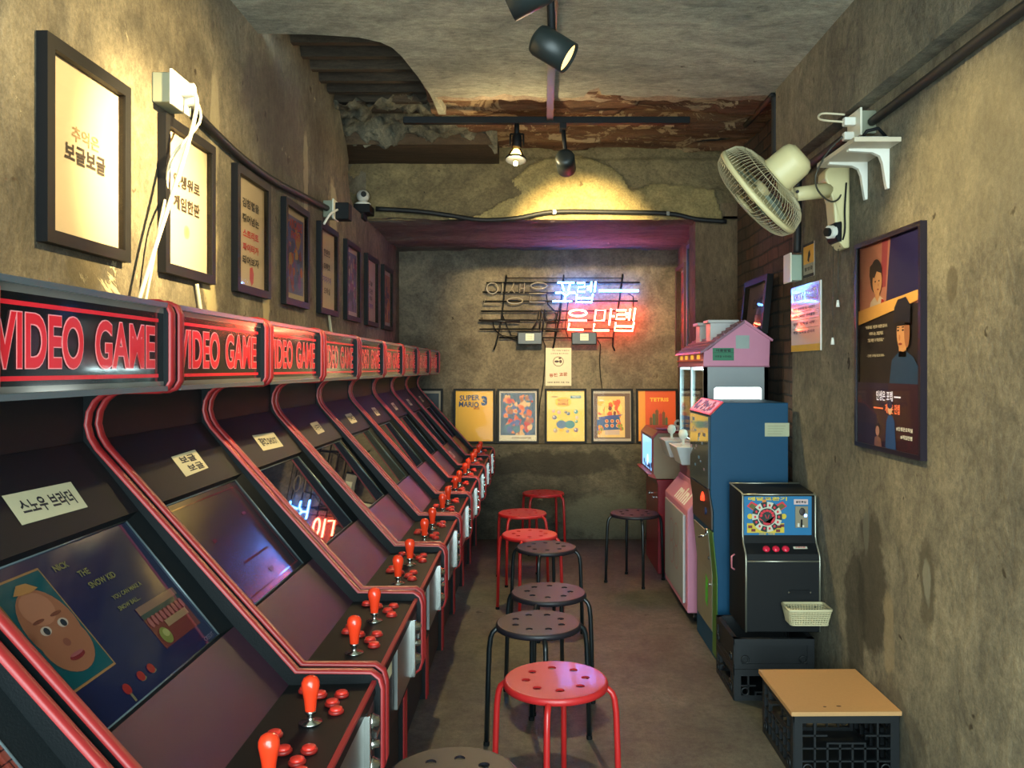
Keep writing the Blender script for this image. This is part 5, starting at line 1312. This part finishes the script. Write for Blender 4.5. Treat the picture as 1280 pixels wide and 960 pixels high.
# ------------------------------------------------------------------ wall fan
IVO = mat((202, 190, 142), .45, var=.08, scale=12); IVD = mat((170, 156, 116), .5, var=.2, scale=14)
WIRE = mat((176, 166, 132), .4, .2, var=.05)
hc = P(948, 240, 3.08)                # hub centre
ax = Vector((-.66, .42, -.58)).normalized()    # facing down to the left
u_ = ax.orthogonal().normalized(); FT = frame_at(hc, u_, ax.cross(u_))
t = thing('wall_fan', hc, 'old ivory wall fan with round wire grille tilted down to the left', 'fan')
R = .196
b = MB(FT); 
for zz, rr_ in ((.0, R), ):
    b.lathe([(R-.004, -.009), (R+.003, -.009), (R+.005, 0), (R+.003, .009), (R-.004, .009), (R-.004, -.009)], IVO, 64)
b.build('grille_band', t)
def grille(sign, depth, name, n=72):
    b = MB(FT)
    def pr(q): r = .05+(R-.05)*q; return r, sign*(.012+depth*math.sqrt(max(0, 1-(q**2.6))))
    for k in range(n):
        a = 2*PI*k/n; c, s = math.cos(a), math.sin(a)
        b.tube([(pr(q)[0]*math.cos(a+.25*(1-q)), pr(q)[0]*math.sin(a+.25*(1-q)), pr(q)[1]) for q in (0, .3, .6, .8, .92, 1.)], .0011, WIRE, 4, caps=False)
    for q in (0, .35, .72):
        r, z = pr(q); b.tube([(r*math.cos(2*PI*k/40), r*math.sin(2*PI*k/40), z) for k in range(40)], .0015, WIRE, 4, closed=True)
    return b.build(name, t)
g = grille(1, .055, 'front_grille'); grille(-1, .075, 'rear_grille')
b = MB(FT); b.lathe([(0, .072), (.03, .071), (.048, .066), (.052, .06), (.0, .058)], IVO, 24); b.build('centre_badge', g)
b = MB(FT)
for k in range(4):
    a0 = 2*PI*k/4; vs = []; fs = []
    for i in range(7):
        q = i/6; r = .035+.135*q; w_ = .35+.55*math.sin(PI*min(1, q*.9+.1))*.8
        for j in range(7):
            v = j/6; a = a0+(v-.5)*w_*1.6; vs.append((r*math.cos(a), r*math.sin(a), .02*(v-.5)*2))
    for i in range(6):
        for j in range(6): p_ = i*7+j; fs.append((p_, p_+1, p_+8, p_+7))
    bb = MB(FT); bb.add(vs, fs, mat((120, 132, 120), .3, var=.05), True); bb.build('fan_blade', t, recalc=False)
b = MB(FT); b.lathe([(0, .04), (.025, .036), (.034, .01), (.034, -.03), (0, -.035)], IVD, 20); b.build('hub', t)
b = MB(FT); b.lathe([(0, -.205), (.04, -.203), (.060, -.19), (.068, -.17), (.070, -.10), (.074, -.088), (.066, -.085), (0, -.085)], IVO, 36); b.build('motor_housing', t)
mc = hc-ax*.10+Vector((.02, .02, -.09))
ja = P(994, 243, 3.16); jb_ = P(1040, 237, 3.30)
b = MB(); b.tube([hc-ax*.12+Vector((0, 0, -.05)), ja+Vector((-.03, 0, -.01)), ja], [.028, .026, .026], IVD, 12); b.build('tilt_joint', t)
b = MB(); b.tube([ja, ja.lerp(jb_, .5), jb_], [.026, .029, .031], IVO, 14); b.cyl(ja+Vector((.0, -.03, .005)), ja+Vector((0, -.024, .005)), .006, INK, 10); b.build('arm', t, bevel=0)
b = MB(); 
vs = []; rows = [(2.185, .026, .03), (2.20, .034, .045), (2.17, .040, .05), (2.10, .038, .052), (2.02, .036, .05), (1.93, .030, .046), (1.885, .022, .036)]
b.prism([(XR, 2.205), (XR, 1.875), (XR-.022, 1.873), (XR-.045, 1.90), (XR-.058, 1.97), (XR-.066, 2.06), (XR-.085, 2.12), (XR-.098, 2.15), (XR-.096, 2.18), (XR-.075, 2.20), (XR-.04, 2.212)], 3.255, 3.345, IVO, 'y'); b.build('wall_bracket', t, bevel=.014)
b = MB(); b.prism([(XR-.03, 1.985), (XR-.03, 1.895), (XR-.052, 1.90), (XR-.066, 1.94), (XR-.064, 1.975)], 3.25, 3.35, BLKPL, 'y'); b.build('switch_plate', t, bevel=.01)
b = MB(); b.cyl((XR-.06, 3.27, 1.94), (XR-.082, 3.262, 1.938), .026, WHITE, 20); b.cyl((XR-.08, 3.262, 1.938), (XR-.094, 3.258, 1.937), .017, BLKPL, 20); b.build('speed_knob', t)
for k, (xx, yt, yb_, y_) in enumerate(((1041.5, 308, 422, 3.285), (1048, 308, 375, 3.31))):
    a = P(xx, yt, y_); c = P(xx-.8, yb_, y_); b = MB(); b.tube([a, c], .0016, DKC, 5); cd_ = b.build('pull_cord', t)
    b = MB(); b.tube([c, c+Vector((0, 0, -.012)), c+Vector((0, 0, -.028))], [.004, .006, .0075], WHITE, 10); b.build('cord_tip', cd_)
a = P(1053, 260, 3.3)
pipe('power_cord', [P(1052, 232, 3.3)+Vector((0, -.05, 0)), P(1056, 262, 3.24), P(1056, 290, 3.24), P(1050, 308, 3.28)], .0035, BLKPL, 'black cable running down the edge of the fan bracket', 'cable')

# ------------------------------------------------------------------ small camera on a black box at the left corner
c = P(453, 259, 5.36)
t = thing('security_camera', c-Vector((0, 0, .03)), 'small white dome camera sitting on a black box at the left end of the lintel', 'camera')
b = MB(); b.cbox(c-Vector((0, -.05, .01)), (.105, .16, .055), BLKPL); b.cbox(c+Vector((-.01, .05, -.05)), (.04, .12, .05), BLKPL); b.build('black_box', t, bevel=.004)
b = MB(Matrix.Translation(c+Vector((0, .02, .018)))); b.lathe([(.05, 0), (.052, .008), (.040, .016), (.030, .02)], WHITE, 24); b.build('base', t)
b = MB(Matrix.Translation(c+Vector((0, .02, .075))))
b.lathe([(0, -.042), (.024, -.035), (.038, -.018), (.042, 0), (.038, .018), (.024, .035), (0, .042)], mat((190, 188, 180), .35), 24); cm_ = b.build('camera_head', t)
b = MB(); b.cyl(c+Vector((.012, -.022, .08)), c+Vector((.014, -.03, .08)), .018, BLK, 18); b.build('lens', cm_)
